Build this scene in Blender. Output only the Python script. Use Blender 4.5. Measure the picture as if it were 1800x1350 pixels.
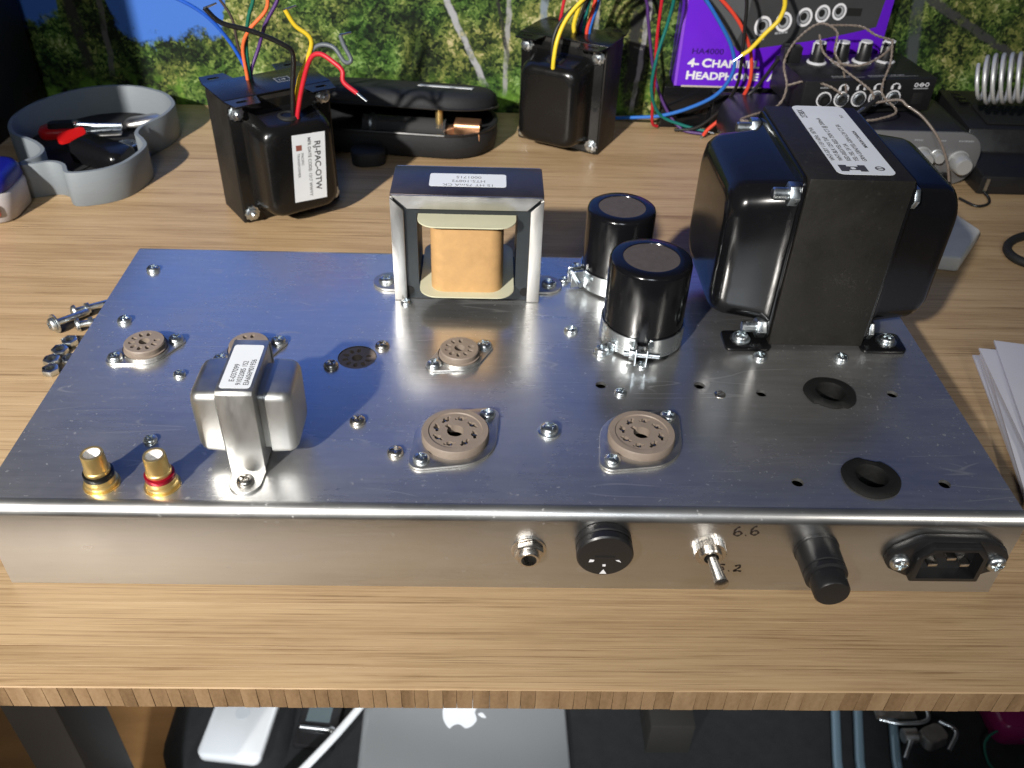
import bpy, bmesh, math, random
from mathutils import Matrix, Vector, Euler
S = 0.001                      # all dimensions below are in millimetres
R = math.radians
random.seed(7)
for o in list(bpy.data.objects): bpy.data.objects.remove(o)
scene = bpy.context.scene
COL = scene.collection

# ---------------------------------------------------------------- camera, light, exposure
cam = bpy.data.cameras.new('camera'); camo = bpy.data.objects.new('camera', cam); COL.objects.link(camo)
camo.location = (0.19254, -0.23653, 0.29386)
camo.rotation_euler = (0.9045, -0.0310, -0.0128)
cam.sensor_fit = 'HORIZONTAL'; cam.sensor_width = 36; cam.lens = 36*1553.65/1800
cam.clip_start = 0.01; cam.clip_end = 50
cam.dof.use_dof = True; cam.dof.focus_distance = 0.38; cam.dof.aperture_fstop = 22
scene.camera = camo
w = bpy.data.worlds.new('World'); scene.world = w; w.use_nodes = True
w.node_tree.nodes['Background'].inputs[0].default_value = (0.42, 0.47, 0.55, 1)
w.node_tree.nodes['Background'].inputs[1].default_value = 0.07
def lamp(name, kind, loc, target, power, col, **kw):
    l = bpy.data.lights.new(name, kind); o = bpy.data.objects.new(name, l); COL.objects.link(o)
    o.location = Vector(loc)*S
    o.rotation_euler = (Vector(target)-Vector(loc)).to_track_quat('-Z', 'Y').to_euler()
    l.energy = power; l.color = col
    for k, v in kw.items(): setattr(l, k, v)
    return o
lamp('desk_lamp', 'SPOT', (-725, -1440, 1150), (-40, 300, 40), 365, (1.0, 0.955, 0.895), spot_size=R(35), spot_blend=1.0, shadow_soft_size=0.034)
lamp('second_desk_lamp', 'SPOT', (820, -620, 520), (450, -50, 0), 13, (1.0, 0.94, 0.85), spot_size=R(24), spot_blend=1.0, shadow_soft_size=0.03)
lamp('under_desk_fill', 'SPOT', (100, -1400, 500), (220, 340, -740), 230, (0.92, 0.96, 1.0), spot_size=R(27), spot_blend=0.5, shadow_soft_size=0.05)  # narrow beam added to brighten only the floor under the desk
lamp('ceiling_fill', 'AREA', (150, -1500, 1300), (180, 350, 0), 8, (0.86, 0.93, 1.0), shape='DISK', size=0.5)  # added soft overhead fill, no fixture in view
scene.cycles.max_bounces = 6; scene.cycles.diffuse_bounces = 2; scene.cycles.glossy_bounces = 4; scene.cycles.caustics_reflective = False; scene.cycles.caustics_refractive = False
scene.view_settings.view_transform = 'Standard'; scene.view_settings.look = 'None'
scene.view_settings.exposure = 0.0; scene.view_settings.gamma = 1.0

# ---------------------------------------------------------------- mesh helpers
def T(x=0, y=0, z=0, rx=0, ry=0, rz=0):
    return Matrix.Translation((x, y, z)) @ Euler((R(rx), R(ry), R(rz))).to_matrix().to_4x4()
def crom(pts, n=6):
    pts = [Vector(p) for p in pts]
    if len(pts) < 3: return pts
    ex = [2*pts[0]-pts[1]] + pts + [2*pts[-1]-pts[-2]]
    out = []
    for i in range(1, len(ex)-2):
        a, b, c, d = ex[i-1:i+3]
        for k in range(n):
            t = k/n
            out.append(0.5*((2*b)+(c-a)*t+(2*a-5*b+4*c-d)*t*t+(3*b-a-3*c+d)*t**3))
    out.append(pts[-1]); return out
def rrect(w, h, r, n=5, cx=0, cy=0):
    r = min(r, w/2-1e-3, h/2-1e-3); P = []
    for k, (sx, sy) in enumerate(((1, 1), (-1, 1), (-1, -1), (1, -1))):
        for i in range(n+1):
            a = math.pi/2*(k+i/n)
            P.append((cx+sx*(w/2-r)+r*math.cos(a), cy+sy*(h/2-r)+r*math.sin(a)))
    return P
def circ(r, n=32, cx=0, cy=0, a0=0): return [(cx+r*math.cos(a0+2*math.pi*i/n), cy+r*math.sin(a0+2*math.pi*i/n)) for i in range(n)]
class B:
    def __init__(s): s.bm = bmesh.new()
    def loops(s, rings, M=None, cap=(True, True), closed=True):
        M = M or Matrix(); bm = s.bm
        rs = [[bm.verts.new(M @ Vector(p)) for p in ring] for ring in rings]
        n = len(rs[0])
        for a, b in zip(rs, rs[1:]):
            for i in range(n if closed else n-1):
                j = (i+1) % n
                bm.faces.new((a[i], a[j], b[j], b[i]))
        if cap[0]: bm.faces.new(list(reversed(rs[0])))
        if cap[1]: bm.faces.new(rs[-1])
        return s
    def prism(s, poly, z0, z1, M=None): return s.loops([[(x, y, z0) for x, y in poly], [(x, y, z1) for x, y in poly]], M)
    def box(s, x0, x1, y0, y1, z0, z1, M=None): return s.prism([(x0, y0), (x1, y0), (x1, y1), (x0, y1)], z0, z1, M)
    def lathe(s, prof, n=32, M=None, cap=(True, True)):
        return s.loops([[(r*math.cos(2*math.pi*i/n), r*math.sin(2*math.pi*i/n), z) for i in range(n)] for r, z in prof], M, cap)
    def ring(s, prof, n=32, M=None):           # closed cross-section turned round z
        M = M or Matrix(); bm = s.bm; m = len(prof)
        rs = [[bm.verts.new(M @ Vector((r*math.cos(2*math.pi*i/n), r*math.sin(2*math.pi*i/n), z))) for r, z in prof] for i in range(n)]
        for i in range(n):
            a, b = rs[i], rs[(i+1) % n]
            for k in range(m):
                bm.faces.new((a[k], b[k], b[(k+1) % m], a[(k+1) % m]))
        return s
    def loft(s, secs, M=None, n=5):            # rounded rectangles (z, w, h, r)
        return s.loops([[(x, y, z) for x, y in rrect(w, h, r, n)] for z, w, h, r in secs], M)
    def tube(s, path, r, n=8, cap=True):
        path = [Vector(p) for p in path]; up = None; rings = []
        for i, p in enumerate(path):
            t = (path[min(i+1, len(path)-1)]-path[max(i-1, 0)]).normalized()
            if up is None:
                up = t.orthogonal().normalized()
            else:
                up = (up - t*up.dot(t)).normalized()
            v = t.cross(up)
            rr = r(i/(len(path)-1)) if callable(r) else r
            rings.append([p+rr*(math.cos(2*math.pi*k/n)*up+math.sin(2*math.pi*k/n)*v) for k in range(n)])
        return s.loops(rings, cap=(cap, cap))
    def mesh(s, name, bevel=0, seg=2, smooth=38, ang=30):
        bm = s.bm
        bmesh.ops.recalc_face_normals(bm, faces=bm.faces)
        if bevel:
            es = [e for e in bm.edges if len(e.link_faces) == 2 and e.calc_face_angle(0) > R(ang)]
            bmesh.ops.bevel(bm, geom=es, offset=bevel, segments=seg, profile=0.5, affect='EDGES', clamp_overlap=True)
        bmesh.ops.scale(bm, vec=(S, S, S), verts=bm.verts)
        me = bpy.data.meshes.new(name); bm.to_mesh(me); bm.free()
        for p in me.polygons: p.use_smooth = True
        me.set_sharp_from_angle(angle=R(smooth))
        return me
    def done(s, name, mat, parent=None, loc=(0, 0, 0), rot=(0, 0, 0), **kw):
        return put(name, s.mesh(name, **kw), mat, parent, loc, rot)
def put(name, me, mat=None, parent=None, loc=(0, 0, 0), rot=(0, 0, 0)):
    o = bpy.data.objects.new(name, me); COL.objects.link(o)
    if mat is not None and not me.materials: me.materials.append(mat)
    o.location = Vector(loc)*S; o.rotation_euler = [R(a) for a in rot]
    o.parent = parent
    return o
def empty(name, loc=(0, 0, 0), rz=0):
    o = bpy.data.objects.new(name, None); COL.objects.link(o); o.empty_display_size = 0.02
    o.location = Vector(loc)*S; o.rotation_euler = (0, 0, R(rz)); return o
def tag(o, label, cat, group=None):
    o['label'] = label; o['category'] = cat
    if group: o['group'] = group
    return o
def struct(o): o['kind'] = 'structure'; return o
def boolean(a, b, op='DIFFERENCE'):            # mesh a minus mesh b
    oa = bpy.data.objects.new('a', a); ob = bpy.data.objects.new('b', b); COL.objects.link(oa); COL.objects.link(ob)
    m = oa.modifiers.new('x', 'BOOLEAN'); m.operation = op; m.object = ob; m.solver = 'EXACT'
    dg = bpy.context.evaluated_depsgraph_get()
    me = bpy.data.meshes.new_from_object(oa.evaluated_get(dg))
    bpy.data.objects.remove(oa); bpy.data.objects.remove(ob)
    for p in me.polygons: p.use_smooth = True
    me.set_sharp_from_angle(angle=R(35))
    return me
def text(name, s, size, M, mat, parent, align='LEFT', sx=1.0, bold=0.0):
    c = bpy.data.curves.new(name, 'FONT'); c.body = s; c.size = size*S; c.align_x = align; c.extrude = 0.00004; c.resolution_u = 3
    c.offset = bold*S
    o = bpy.data.objects.new(name, c); COL.objects.link(o)
    me = bpy.data.meshes.new_from_object(o.evaluated_get(bpy.context.evaluated_depsgraph_get()))
    bpy.data.objects.remove(o); bpy.data.curves.remove(c)
    me.transform(Matrix.Diagonal((sx, 1, 1, 1)))
    M = M.copy(); M.translation = M.translation*S
    me.transform(M); me.materials.clear(); me.materials.append(mat)
    o = bpy.data.objects.new(name, me); COL.objects.link(o); o.parent = parent
    return o

# ---------------------------------------------------------------- materials
def N(nt, t, **kw):
    n = nt.nodes.new(t)
    for k, v in kw.items():
        if k.startswith('i_'):
            key = k[2:]; n.inputs[int(key) if key.isdigit() else key].default_value = v
        else: setattr(n, k, v)
    return n
def mat(name, col, rough=0.5, metal=0.0, var=0.0, vscale=40, bump=0.0, bscale=300, stretch=(1, 1, 1), rvar=0.0, rand=0.0, coat=0.0, spec=0.5, trans=0.0, sss=0.0, aniso=0.0, dirt=0.0):
    m = bpy.data.materials.new(name); m.use_nodes = True; nt = m.node_tree; L = nt.links.new
    b = nt.nodes['Principled BSDF']
    c4 = (*col, 1)
    b.inputs['Base Color'].default_value = c4; b.inputs['Roughness'].default_value = rough; b.inputs['Metallic'].default_value = metal
    b.inputs['Specular IOR Level'].default_value = spec; b.inputs['Coat Weight'].default_value = coat; b.inputs['Coat Roughness'].default_value = 0.08
    b.inputs['Transmission Weight'].default_value = trans; b.inputs['Anisotropic'].default_value = aniso
    if sss: b.inputs['Subsurface Weight'].default_value = sss; b.inputs['Subsurface Radius'].default_value = (0.002, 0.0015, 0.001)
    tc = N(nt, 'ShaderNodeTexCoord'); mp = N(nt, 'ShaderNodeMapping'); mp.inputs['Scale'].default_value = stretch
    L(tc.outputs['Object'], mp.inputs['Vector'])
    if var or rvar or dirt:
        no = N(nt, 'ShaderNodeTexNoise', i_Scale=vscale, i_Detail=6, i_Roughness=0.65); L(mp.outputs[0], no.inputs['Vector'])
    last = None
    if var:
        mr = N(nt, 'ShaderNodeMapRange', i_1=0.25, i_2=0.75, i_3=1-var, i_4=1+var); L(no.outputs['Fac'], mr.inputs[0])
        mx = N(nt, 'ShaderNodeMix', data_type='RGBA', blend_type='MULTIPLY'); mx.inputs[0].default_value = 1; mx.inputs[6].default_value = c4
        L(mr.outputs[0], mx.inputs[7]); last = mx.outputs[2]
    if rand:
        oi = N(nt, 'ShaderNodeObjectInfo'); mr2 = N(nt, 'ShaderNodeMapRange', i_3=1-rand, i_4=1+rand); L(oi.outputs['Random'], mr2.inputs[0])
        mx2 = N(nt, 'ShaderNodeMix', data_type='RGBA', blend_type='MULTIPLY'); mx2.inputs[0].default_value = 1; mx2.inputs[6].default_value = c4
        if last: L(last, mx2.inputs[6])
        L(mr2.outputs[0], mx2.inputs[7]); last = mx2.outputs[2]
    if dirt:
        n3 = N(nt, 'ShaderNodeTexNoise', i_Scale=vscale*7, i_Detail=4); L(tc.outputs['Object'], n3.inputs['Vector'])
        mr3 = N(nt, 'ShaderNodeMapRange', i_1=0.62, i_2=0.78, i_3=0, i_4=dirt); L(n3.outputs['Fac'], mr3.inputs[0])
        mx3 = N(nt, 'ShaderNodeMix', data_type='RGBA'); mx3.inputs[6].default_value = c4; mx3.inputs[7].default_value = (0.32, 0.30, 0.28, 1)
        if last: L(last, mx3.inputs[6])
        L(mr3.outputs[0], mx3.inputs[0]); last = mx3.outputs[2]
    if last: L(last, b.inputs['Base Color'])
    if rvar:
        mr4 = N(nt, 'ShaderNodeMapRange', i_1=0.3, i_2=0.7, i_3=max(0.02, rough-rvar), i_4=min(1, rough+rvar)); L(no.outputs['Fac'], mr4.inputs[0]); L(mr4.outputs[0], b.inputs['Roughness'])
    if bump:
        nb = N(nt, 'ShaderNodeTexNoise', i_Scale=bscale, i_Detail=3); L(mp.outputs[0], nb.inputs['Vector'])
        bp = N(nt, 'ShaderNodeBump', i_Strength=bump, i_Distance=0.001); L(nb.outputs['Fac'], bp.inputs['Height']); L(bp.outputs[0], b.inputs['Normal'])
    return m

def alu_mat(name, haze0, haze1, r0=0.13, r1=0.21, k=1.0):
    m = bpy.data.materials.new(name); m.use_nodes = True; nt = m.node_tree; L = nt.links.new; b = nt.nodes['Principled BSDF']
    tc = N(nt, 'ShaderNodeTexCoord')
    def noise(sc, st, d=5, r=0.6, rot=0.0, dist=0.0):
        mp = N(nt, 'ShaderNodeMapping'); mp.inputs['Scale'].default_value = st; mp.inputs['Rotation'].default_value = (0, 0, rot); L(tc.outputs['Object'], mp.inputs['Vector'])
        n = N(nt, 'ShaderNodeTexNoise', i_Scale=sc, i_Detail=d, i_Roughness=r, i_Distortion=dist); L(mp.outputs[0], n.inputs['Vector']); return n.outputs['Fac']
    def mrange(f, a, b_, c, d):
        n = N(nt, 'ShaderNodeMapRange', i_1=a, i_2=b_, i_3=c, i_4=d); L(f, n.inputs[0]); return n.outputs[0]
    def math_(op, a, c):
        n = N(nt, 'ShaderNodeMath', operation=op)
        for i, v in enumerate((a, c)):
            if isinstance(v, float): n.inputs[i].default_value = v
            else: L(v, n.inputs[i])
        return n.outputs[0]
    smudge = noise(16, (1, 1, 1), 5, 0.55, 0, 0.4); fine = noise(420, (0.10, 1, 1), 4); scr = noise(900, (0.03, 1, 1), 2); speck = noise(430, (1, 1, 1), 2)
    def hair(sc, st, rot, wd, thr):
        n = math_('ABSOLUTE', math_('SUBTRACT', noise(sc, st, 1, 0.5, rot), 0.5), 0.0)
        return math_('MULTIPLY', mrange(n, 0.0, wd, 1.0, 0.0), mrange(noise(26, (1, 1, 1), 2, 0.5, rot+1), thr, thr+0.05, 0.0, 1.0))
    scratches = math_('MAXIMUM', hair(70, (0.12, 1, 1), 0.12, 0.010, 0.55), hair(60, (0.15, 1, 1), -0.7, 0.007, 0.60))
    scratches = math_('MAXIMUM', scratches, hair(90, (0.10, 1, 1), 1.2, 0.008, 0.62))
    spk = math_('MULTIPLY', mrange(speck, 0.66, 0.70, 0.0, 1.0), mrange(smudge, 0.42, 0.6, 0.15, 1.0))
    marks = math_('MAXIMUM', math_('MULTIPLY', scratches, 0.35), math_('MULTIPLY', spk, 0.9))
    b.inputs['Metallic'].default_value = 1
    L(math_('ADD', mrange(smudge, 0.35, 0.65, r0, r1), mrange(fine, 0.4, 0.75, 0.0, 0.025)), b.inputs['Roughness'])
    b2 = N(nt, 'ShaderNodeBsdfPrincipled', i_Metallic=1.0, i_Roughness=0.6); ms = N(nt, 'ShaderNodeMixShader')
    share = mrange(math_('ADD', math_('MULTIPLY', fine, 0.2), math_('MULTIPLY', smudge, 0.8)), 0.36, 0.64, haze0, haze1)
    L(math_('MINIMUM', math_('ADD', share, marks), 1.0), ms.inputs[0]); L(b.outputs[0], ms.inputs[1]); L(b2.outputs[0], ms.inputs[2]); L(ms.outputs[0], nt.nodes['Material Output'].inputs[0])
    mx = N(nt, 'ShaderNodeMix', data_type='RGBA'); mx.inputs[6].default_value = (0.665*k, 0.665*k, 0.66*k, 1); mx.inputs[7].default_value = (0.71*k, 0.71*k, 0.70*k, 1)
    L(mrange(fine, 0.3, 0.7, 0.0, 1.0), mx.inputs[0]); L(mx.outputs[2], b.inputs['Base Color']); L(mx.outputs[2], b2.inputs['Base Color'])
    bp = N(nt, 'ShaderNodeBump', i_Strength=0.08, i_Distance=0.0004); L(scr, bp.inputs['Height']); L(bp.outputs[0], b.inputs['Normal'])
    return m

def bamboo_mat(name, end=False):
    m = bpy.data.materials.new(name); m.use_nodes = True; nt = m.node_tree; L = nt.links.new; b = nt.nodes['Principled BSDF']
    tc = N(nt, 'ShaderNodeTexCoord'); oi = N(nt, 'ShaderNodeObjectInfo')
    mul = N(nt, 'ShaderNodeVectorMath', operation='SCALE'); mul.inputs[0].default_value = (13.1, 7.7, 3.3); L(oi.outputs['Random'], mul.inputs['Scale'])
    add = N(nt, 'ShaderNodeVectorMath', operation='ADD'); L(tc.outputs['Object'], add.inputs[0]); L(mul.outputs[0], add.inputs[1])
    def noise(sc, st, d=5, r=0.6, dist=0):
        mp = N(nt, 'ShaderNodeMapping'); mp.inputs['Scale'].default_value = st; L(add.outputs[0], mp.inputs['Vector'])
        n = N(nt, 'ShaderNodeTexNoise', i_Scale=sc, i_Detail=d, i_Roughness=r, i_Distortion=dist); L(mp.outputs[0], n.inputs['Vector']); return n.outputs['Fac']
    ramp = N(nt, 'ShaderNodeValToRGB'); cr = ramp.color_ramp
    if end:
        f1 = noise(900, (1, 1, 0.5), 3); f2 = noise(110, (1, 0.5, 0.12), 2)
        stops = [(0.22, (0.13, 0.078, 0.038)), (0.5, (0.27, 0.172, 0.092)), (0.78, (0.39, 0.265, 0.15))]
    else:
        f1 = noise(800, (0.018, 1, 1), 6, 0.78, 0.3); f2 = noise(60, (0.10, 1, 1), 4, 0.6)
        stops = [(0.26, (0.19, 0.115, 0.058)), (0.38, (0.37, 0.245, 0.13)), (0.52, (0.49, 0.34, 0.19)), (0.76, (0.62, 0.46, 0.28))]
    cr.elements[0].position = stops[0][0]; cr.elements[0].color = (*stops[0][1], 1)
    cr.elements[1].position = stops[-1][0]; cr.elements[1].color = (*stops[-1][1], 1)
    for p, c in stops[1:-1]: e = cr.elements.new(p); e.color = (*c, 1)
    mixf = N(nt, 'ShaderNodeMath', operation='MULTIPLY_ADD', i_1=0.72 if end else 0.42); L(f2, mixf.inputs[0])
    m2 = N(nt, 'ShaderNodeMath', operation='MULTIPLY', i_1=0.28 if end else 0.58); L(f1, m2.inputs[0]); L(m2.outputs[0], mixf.inputs[2])
    rnd = N(nt, 'ShaderNodeMapRange', i_3=-0.10 if end else -0.05, i_4=0.10 if end else 0.05); L(oi.outputs['Random'], rnd.inputs[0])
    a2 = N(nt, 'ShaderNodeMath', operation='ADD'); L(mixf.outputs[0], a2.inputs[0]); L(rnd.outputs[0], a2.inputs[1])
    last = a2.outputs[0]
    if not end:                                  # nodes of the bamboo: short cross marks here and there
        vo = N(nt, 'ShaderNodeTexVoronoi', i_Scale=9); mp = N(nt, 'ShaderNodeMapping'); mp.inputs['Scale'].default_value = (0.55, 1.6, 1); L(add.outputs[0], mp.inputs['Vector']); L(mp.outputs[0], vo.inputs['Vector'])
        mr = N(nt, 'ShaderNodeMapRange', i_1=0.02, i_2=0.09, i_3=1, i_4=0); L(vo.outputs['Distance'], mr.inputs[0])
        kn = noise(500, (1, 0.4, 1), 3, 0.7, 1.5)
        mk = N(nt, 'ShaderNodeMath', operation='MULTIPLY'); L(mr.outputs[0], mk.inputs[0])
        kk = N(nt, 'ShaderNodeMapRange', i_1=0.4, i_2=0.65, i_3=0.0, i_4=0.42); L(kn, kk.inputs[0]); L(kk.outputs[0], mk.inputs[1])
        sb = N(nt, 'ShaderNodeMath', operation='SUBTRACT'); L(last, sb.inputs[0]); L(mk.outputs[0], sb.inputs[1]); last = sb.outputs[0]
    L(last, ramp.inputs[0]); colr = ramp.outputs[0]
    if not end:
        ln = noise(1250, (0.009, 1, 1), 2, 0.5, 0.15); brk = noise(120, (0.25, 1, 1), 3)
        k1 = N(nt, 'ShaderNodeMapRange', i_1=0.36, i_2=0.45, i_3=1, i_4=0); L(ln, k1.inputs[0]); k2 = N(nt, 'ShaderNodeMapRange', i_1=0.38, i_2=0.62, i_3=0.22, i_4=0.72); L(brk, k2.inputs[0])
        k3 = N(nt, 'ShaderNodeMath', operation='MULTIPLY'); L(k1.outputs[0], k3.inputs[0]); L(k2.outputs[0], k3.inputs[1])
        mxl = N(nt, 'ShaderNodeMix', data_type='RGBA'); L(k3.outputs[0], mxl.inputs[0]); L(colr, mxl.inputs[6]); mxl.inputs[7].default_value = (0.17, 0.095, 0.042, 1); colr = mxl.outputs[2]
    L(colr, b.inputs['Base Color'])
    b.inputs['Roughness'].default_value = 0.42; b.inputs['Specular IOR Level'].default_value = 0.35
    bp = N(nt, 'ShaderNodeBump', i_Strength=0.18, i_Distance=0.0006); L(f1, bp.inputs['Height']); L(bp.outputs[0], b.inputs['Normal'])
    return m

def mural_mat():                                 # printed jungle photograph on cloth
    m = bpy.data.materials.new('jungle_print'); m.use_nodes = True; nt = m.node_tree; L = nt.links.new; b = nt.nodes['Principled BSDF']
    b.inputs['Roughness'].default_value = 0.7; b.inputs['Specular IOR Level'].default_value = 0.2
    tc = N(nt, 'ShaderNodeTexCoord'); co = tc.outputs['Object']
    sp = N(nt, 'ShaderNodeSeparateXYZ'); L(co, sp.inputs[0]); X, Z = sp.outputs[0], sp.outputs[2]
    def mth(op, a, c=None):
        n = N(nt, 'ShaderNodeMath', operation=op)
        for i, v in enumerate((a, c)):
            if v is None: continue
            if isinstance(v, (int, float)): n.inputs[i].default_value = v
            else: L(v, n.inputs[i])
        return n.outputs[0]
    def noise(sc, d=5, r=0.6, dist=0.0):
        n = N(nt, 'ShaderNodeTexNoise', i_Scale=sc, i_Detail=d, i_Roughness=r, i_Distortion=dist); L(co, n.inputs['Vector']); return n.outputs['Fac']
    def mrange(f, a, b_, c=0.0, d=1.0):
        n = N(nt, 'ShaderNodeMapRange', i_1=a, i_2=b_, i_3=c, i_4=d); L(f, n.inputs[0]); return n.outputs[0]
    def mix(f, a, c):
        n = N(nt, 'ShaderNodeMix', data_type='RGBA')
        if isinstance(f, float): n.inputs[0].default_value = f
        else: L(f, n.inputs[0])
        for i, v in ((6, a), (7, c)):
            if isinstance(v, tuple): n.inputs[i].default_value = (*v, 1)
            else: L(v, n.inputs[i])
        return n.outputs[2]
    vo = N(nt, 'ShaderNodeTexVoronoi', i_Scale=430); vo.inputs['Randomness'].default_value = 1
    wv = N(nt, 'ShaderNodeVectorMath', operation='ADD'); nz = N(nt, 'ShaderNodeTexNoise', i_Scale=160, i_Detail=3); L(co, nz.inputs['Vector'])
    sc = N(nt, 'ShaderNodeVectorMath', operation='SCALE'); sc.inputs['Scale'].default_value = 0.008; L(nz.outputs['Color'], sc.inputs[0]); L(co, wv.inputs[0]); L(sc.outputs[0], wv.inputs[1]); L(wv.outputs[0], vo.inputs['Vector'])
    sx = N(nt, 'ShaderNodeSeparateXYZ'); L(vo.outputs['Color'], sx.inputs[0])
    leaf = mth('ADD', mth('MULTIPLY', sx.outputs[0], 0.36), mth('MULTIPLY', noise(420, 3, 0.7), 0.34))
    clump = noise(34, 4, 0.6, 0.6); big = noise(9, 3)
    f = mth('ADD', leaf, mth('MULTIPLY', mth('SUBTRACT', clump, 0.42), 1.15)); f = mth('ADD', f, mth('MULTIPLY', mth('SUBTRACT', big, 0.5), 0.8))
    ramp = N(nt, 'ShaderNodeValToRGB'); cr = ramp.color_ramp
    st = [(0.22, (0.004, 0.008, 0.004)), (0.37, (0.018, 0.034, 0.010)), (0.52, (0.070, 0.105, 0.024)), (0.68, (0.19, 0.22, 0.065)), (0.90, (0.50, 0.47, 0.28))]
    cr.elements[0].position, cr.elements[1].position = st[0][0], st[-1][0]; cr.elements[0].color = (*st[0][1], 1); cr.elements[1].color = (*st[-1][1], 1)
    for p, c in st[1:-1]: cr.elements.new(p).color = (*c, 1)
    L(f, ramp.inputs[0]); col = ramp.outputs[0]
    hue = mrange(noise(20, 2), 0.40, 0.62); col = mix(mth('MULTIPLY', hue, 0.45), col, mix(1.0, (0, 0, 0), col))
    tint = N(nt, 'ShaderNodeMix', data_type='RGBA', blend_type='MULTIPLY'); tint.inputs[0].default_value = 1; L(col, tint.inputs[6]); L(mix(hue, (1.12, 1.0, 0.95), (0.66, 1.0, 0.75)), tint.inputs[7]); col = tint.outputs[2]
    # fresh green ferns along the foot of the print
    fern = mth('MULTIPLY', mrange(Z, 0.012, 0.035, 1, 0), mrange(noise(55, 3), 0.46, 0.6)); col = mix(mth('MULTIPLY', fern, 0.6), col, (0.13, 0.27, 0.03))
    # trunks: a straight printed stroke from (x0,z0) to (x1,z1)
    wob = mth('MULTIPLY', mth('SUBTRACT', noise(60, 2), 0.5), 0.006)
    brk = mrange(noise(90, 3), 0.36, 0.5, 0.35, 0.95)
    def stroke(x0, z0, x1, z1, wd, c, zlo=-1.0, zhi=1.0):
        nonlocal col
        dx, dz = x1-x0, z1-z0; l = math.hypot(dx, dz); nx, nzz = dz/l, -dx/l
        d = mth('ADD', mth('MULTIPLY', mth('SUBTRACT', X, x0), nx), mth('MULTIPLY', mth('SUBTRACT', Z, z0), nzz))
        d = mth('ABSOLUTE', mth('ADD', d, wob)); k = mrange(d, wd*0.6, wd, 1, 0)
        k = mth('MULTIPLY', k, mth('MULTIPLY', mrange(Z, zlo, zlo+0.01), mrange(Z, zhi, zhi+0.01, 1, 0)))
        k = mth('MULTIPLY', k, brk)
        col = mix(k, col, c)
    for a in ((.155, .092, .185, .027, .0032, (.36, .36, .38), 0.02, 0.16), (.206, .075, .204, .016, .0026, (.30, .30, .29), 0.012, 0.15), (.236, .094, .235, .039, .004, (.20, .24, .28), .03, .14),
              (.279, .087, .277, .045, .003, (.34, .34, .33), .03, .14), (.317, .096, .316, .016, .010, (.025, .025, .025), 0.0, .16), (.322, .09, .318, .01, .0025, (.34, .34, .34), 0.0, .15),
              (.196, .095, .206, .05, .0018, (.02, .02, .02), .03, .14), (-.155, .09, -.150, .02, .006, (.03, .03, .025), .02, .10), (-.128, .09, -.132, .03, .003, (.10, .10, .09), .02, .10),
              (.520, .12, .590, .085, .004, (.05, .05, .05), .03, .16), (.545, .10, .56, .02, .006, (.06, .07, .07), .0, .16), (.49, .10, .485, .02, .006, (.02, .02, .02), .0, .16)): stroke(*a)
    # sky above the tree line
    edge = mth('ADD', mth('MULTIPLY', mth('SUBTRACT', noise(28, 6, 0.7), 0.5), 0.075), Z)
    bay = mth('MULTIPLY', mrange(X, -0.150, -0.115, 0, 1), mrange(X, -0.035, -0.005, 1, 0))
    bay2 = mth('MULTIPLY', mrange(X, -0.24, -0.20, 0, 1), mrange(X, -0.165, -0.15, 1, 0))
    line = mth('SUBTRACT', 0.150, mth('MULTIPLY', mth('MAXIMUM', bay, mth('MULTIPLY', bay2, 0.9)), 0.092))
    skym = mrange(mth('SUBTRACT', edge, line), -0.002, 0.004)
    cloud = mrange(mth('ADD', noise(7, 6, 0.62), mth('MULTIPLY', bay, 0.0)), 0.60, 0.80)
    hz = mrange(Z, 0.06, 0.45)
    sky = mix(hz, (0.05, 0.15, 0.50), (0.045, 0.125, 0.52)); sky = mix(mth('MULTIPLY', cloud, 0.75), sky, (0.62, 0.66, 0.72))  # upper blue strengthened in colour to offset weaker lamp light there
    col = mix(skym, col, sky)
    L(col, b.inputs['Base Color'])
    wv2 = N(nt, 'ShaderNodeTexNoise', i_Scale=7, i_Detail=2); L(co, wv2.inputs['Vector'])
    bp = N(nt, 'ShaderNodeBump', i_Strength=0.3, i_Distance=0.01); L(wv2.outputs['Fac'], bp.inputs['Height']); L(bp.outputs[0], b.inputs['Normal'])
    return m

ALU = alu_mat('brushed_aluminium', 0.30, 0.48, 0.21, 0.29); ALUB = alu_mat('dimmed_bend_aluminium', 0.04, 0.14, 0.29, 0.37, 0.86); ALUF = alu_mat('scuffed_dimmed_aluminium', 0.0, 0.10, 0.27, 0.36, 0.80); BAM = bamboo_mat('bamboo'); BAMEND = bamboo_mat('bamboo_end', True); MURAL = mural_mat()  # front and bend copies darkened in colour where the lamps overlit them
ZINC = mat('zinc_screw', (0.60, 0.64, 0.66), 0.32, 1.0, rvar=0.1, vscale=300)
NICKEL = mat('nickel', (0.58, 0.55, 0.51), 0.28, 1.0, rvar=0.06, vscale=200)
STEEL = mat('bare_steel', (0.58, 0.57, 0.55), 0.42, 1, var=0.12, vscale=90, rvar=0.10, stretch=(1, 1, 0.3))
BRIGHT = mat('tin_plate', (0.56, 0.56, 0.545), 0.46, 1, var=0.10, vscale=70, rvar=0.10, stretch=(1, 1, 0.25))
CLAMP = mat('zinc_clamp', (0.72, 0.76, 0.78), 0.24, 1, rvar=0.08, vscale=60)
BLKGLOSS = mat('black_enamel', (0.006, 0.006, 0.007), 0.17, 0, rvar=0.05, vscale=50, spec=0.32, dirt=0.012)
BLKPAINT = mat('black_lamination_paint', (0.016, 0.0145, 0.0125), 0.52, 0, spec=0.3, var=0.25, vscale=60, bump=0.12, bscale=500, rvar=0.08, dirt=0.05)
BLKSATIN = mat('black_satin_paint', (0.006, 0.006, 0.006), 0.24, 0, rvar=0.07, vscale=80, spec=0.42, bump=0.05, bscale=700)
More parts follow.
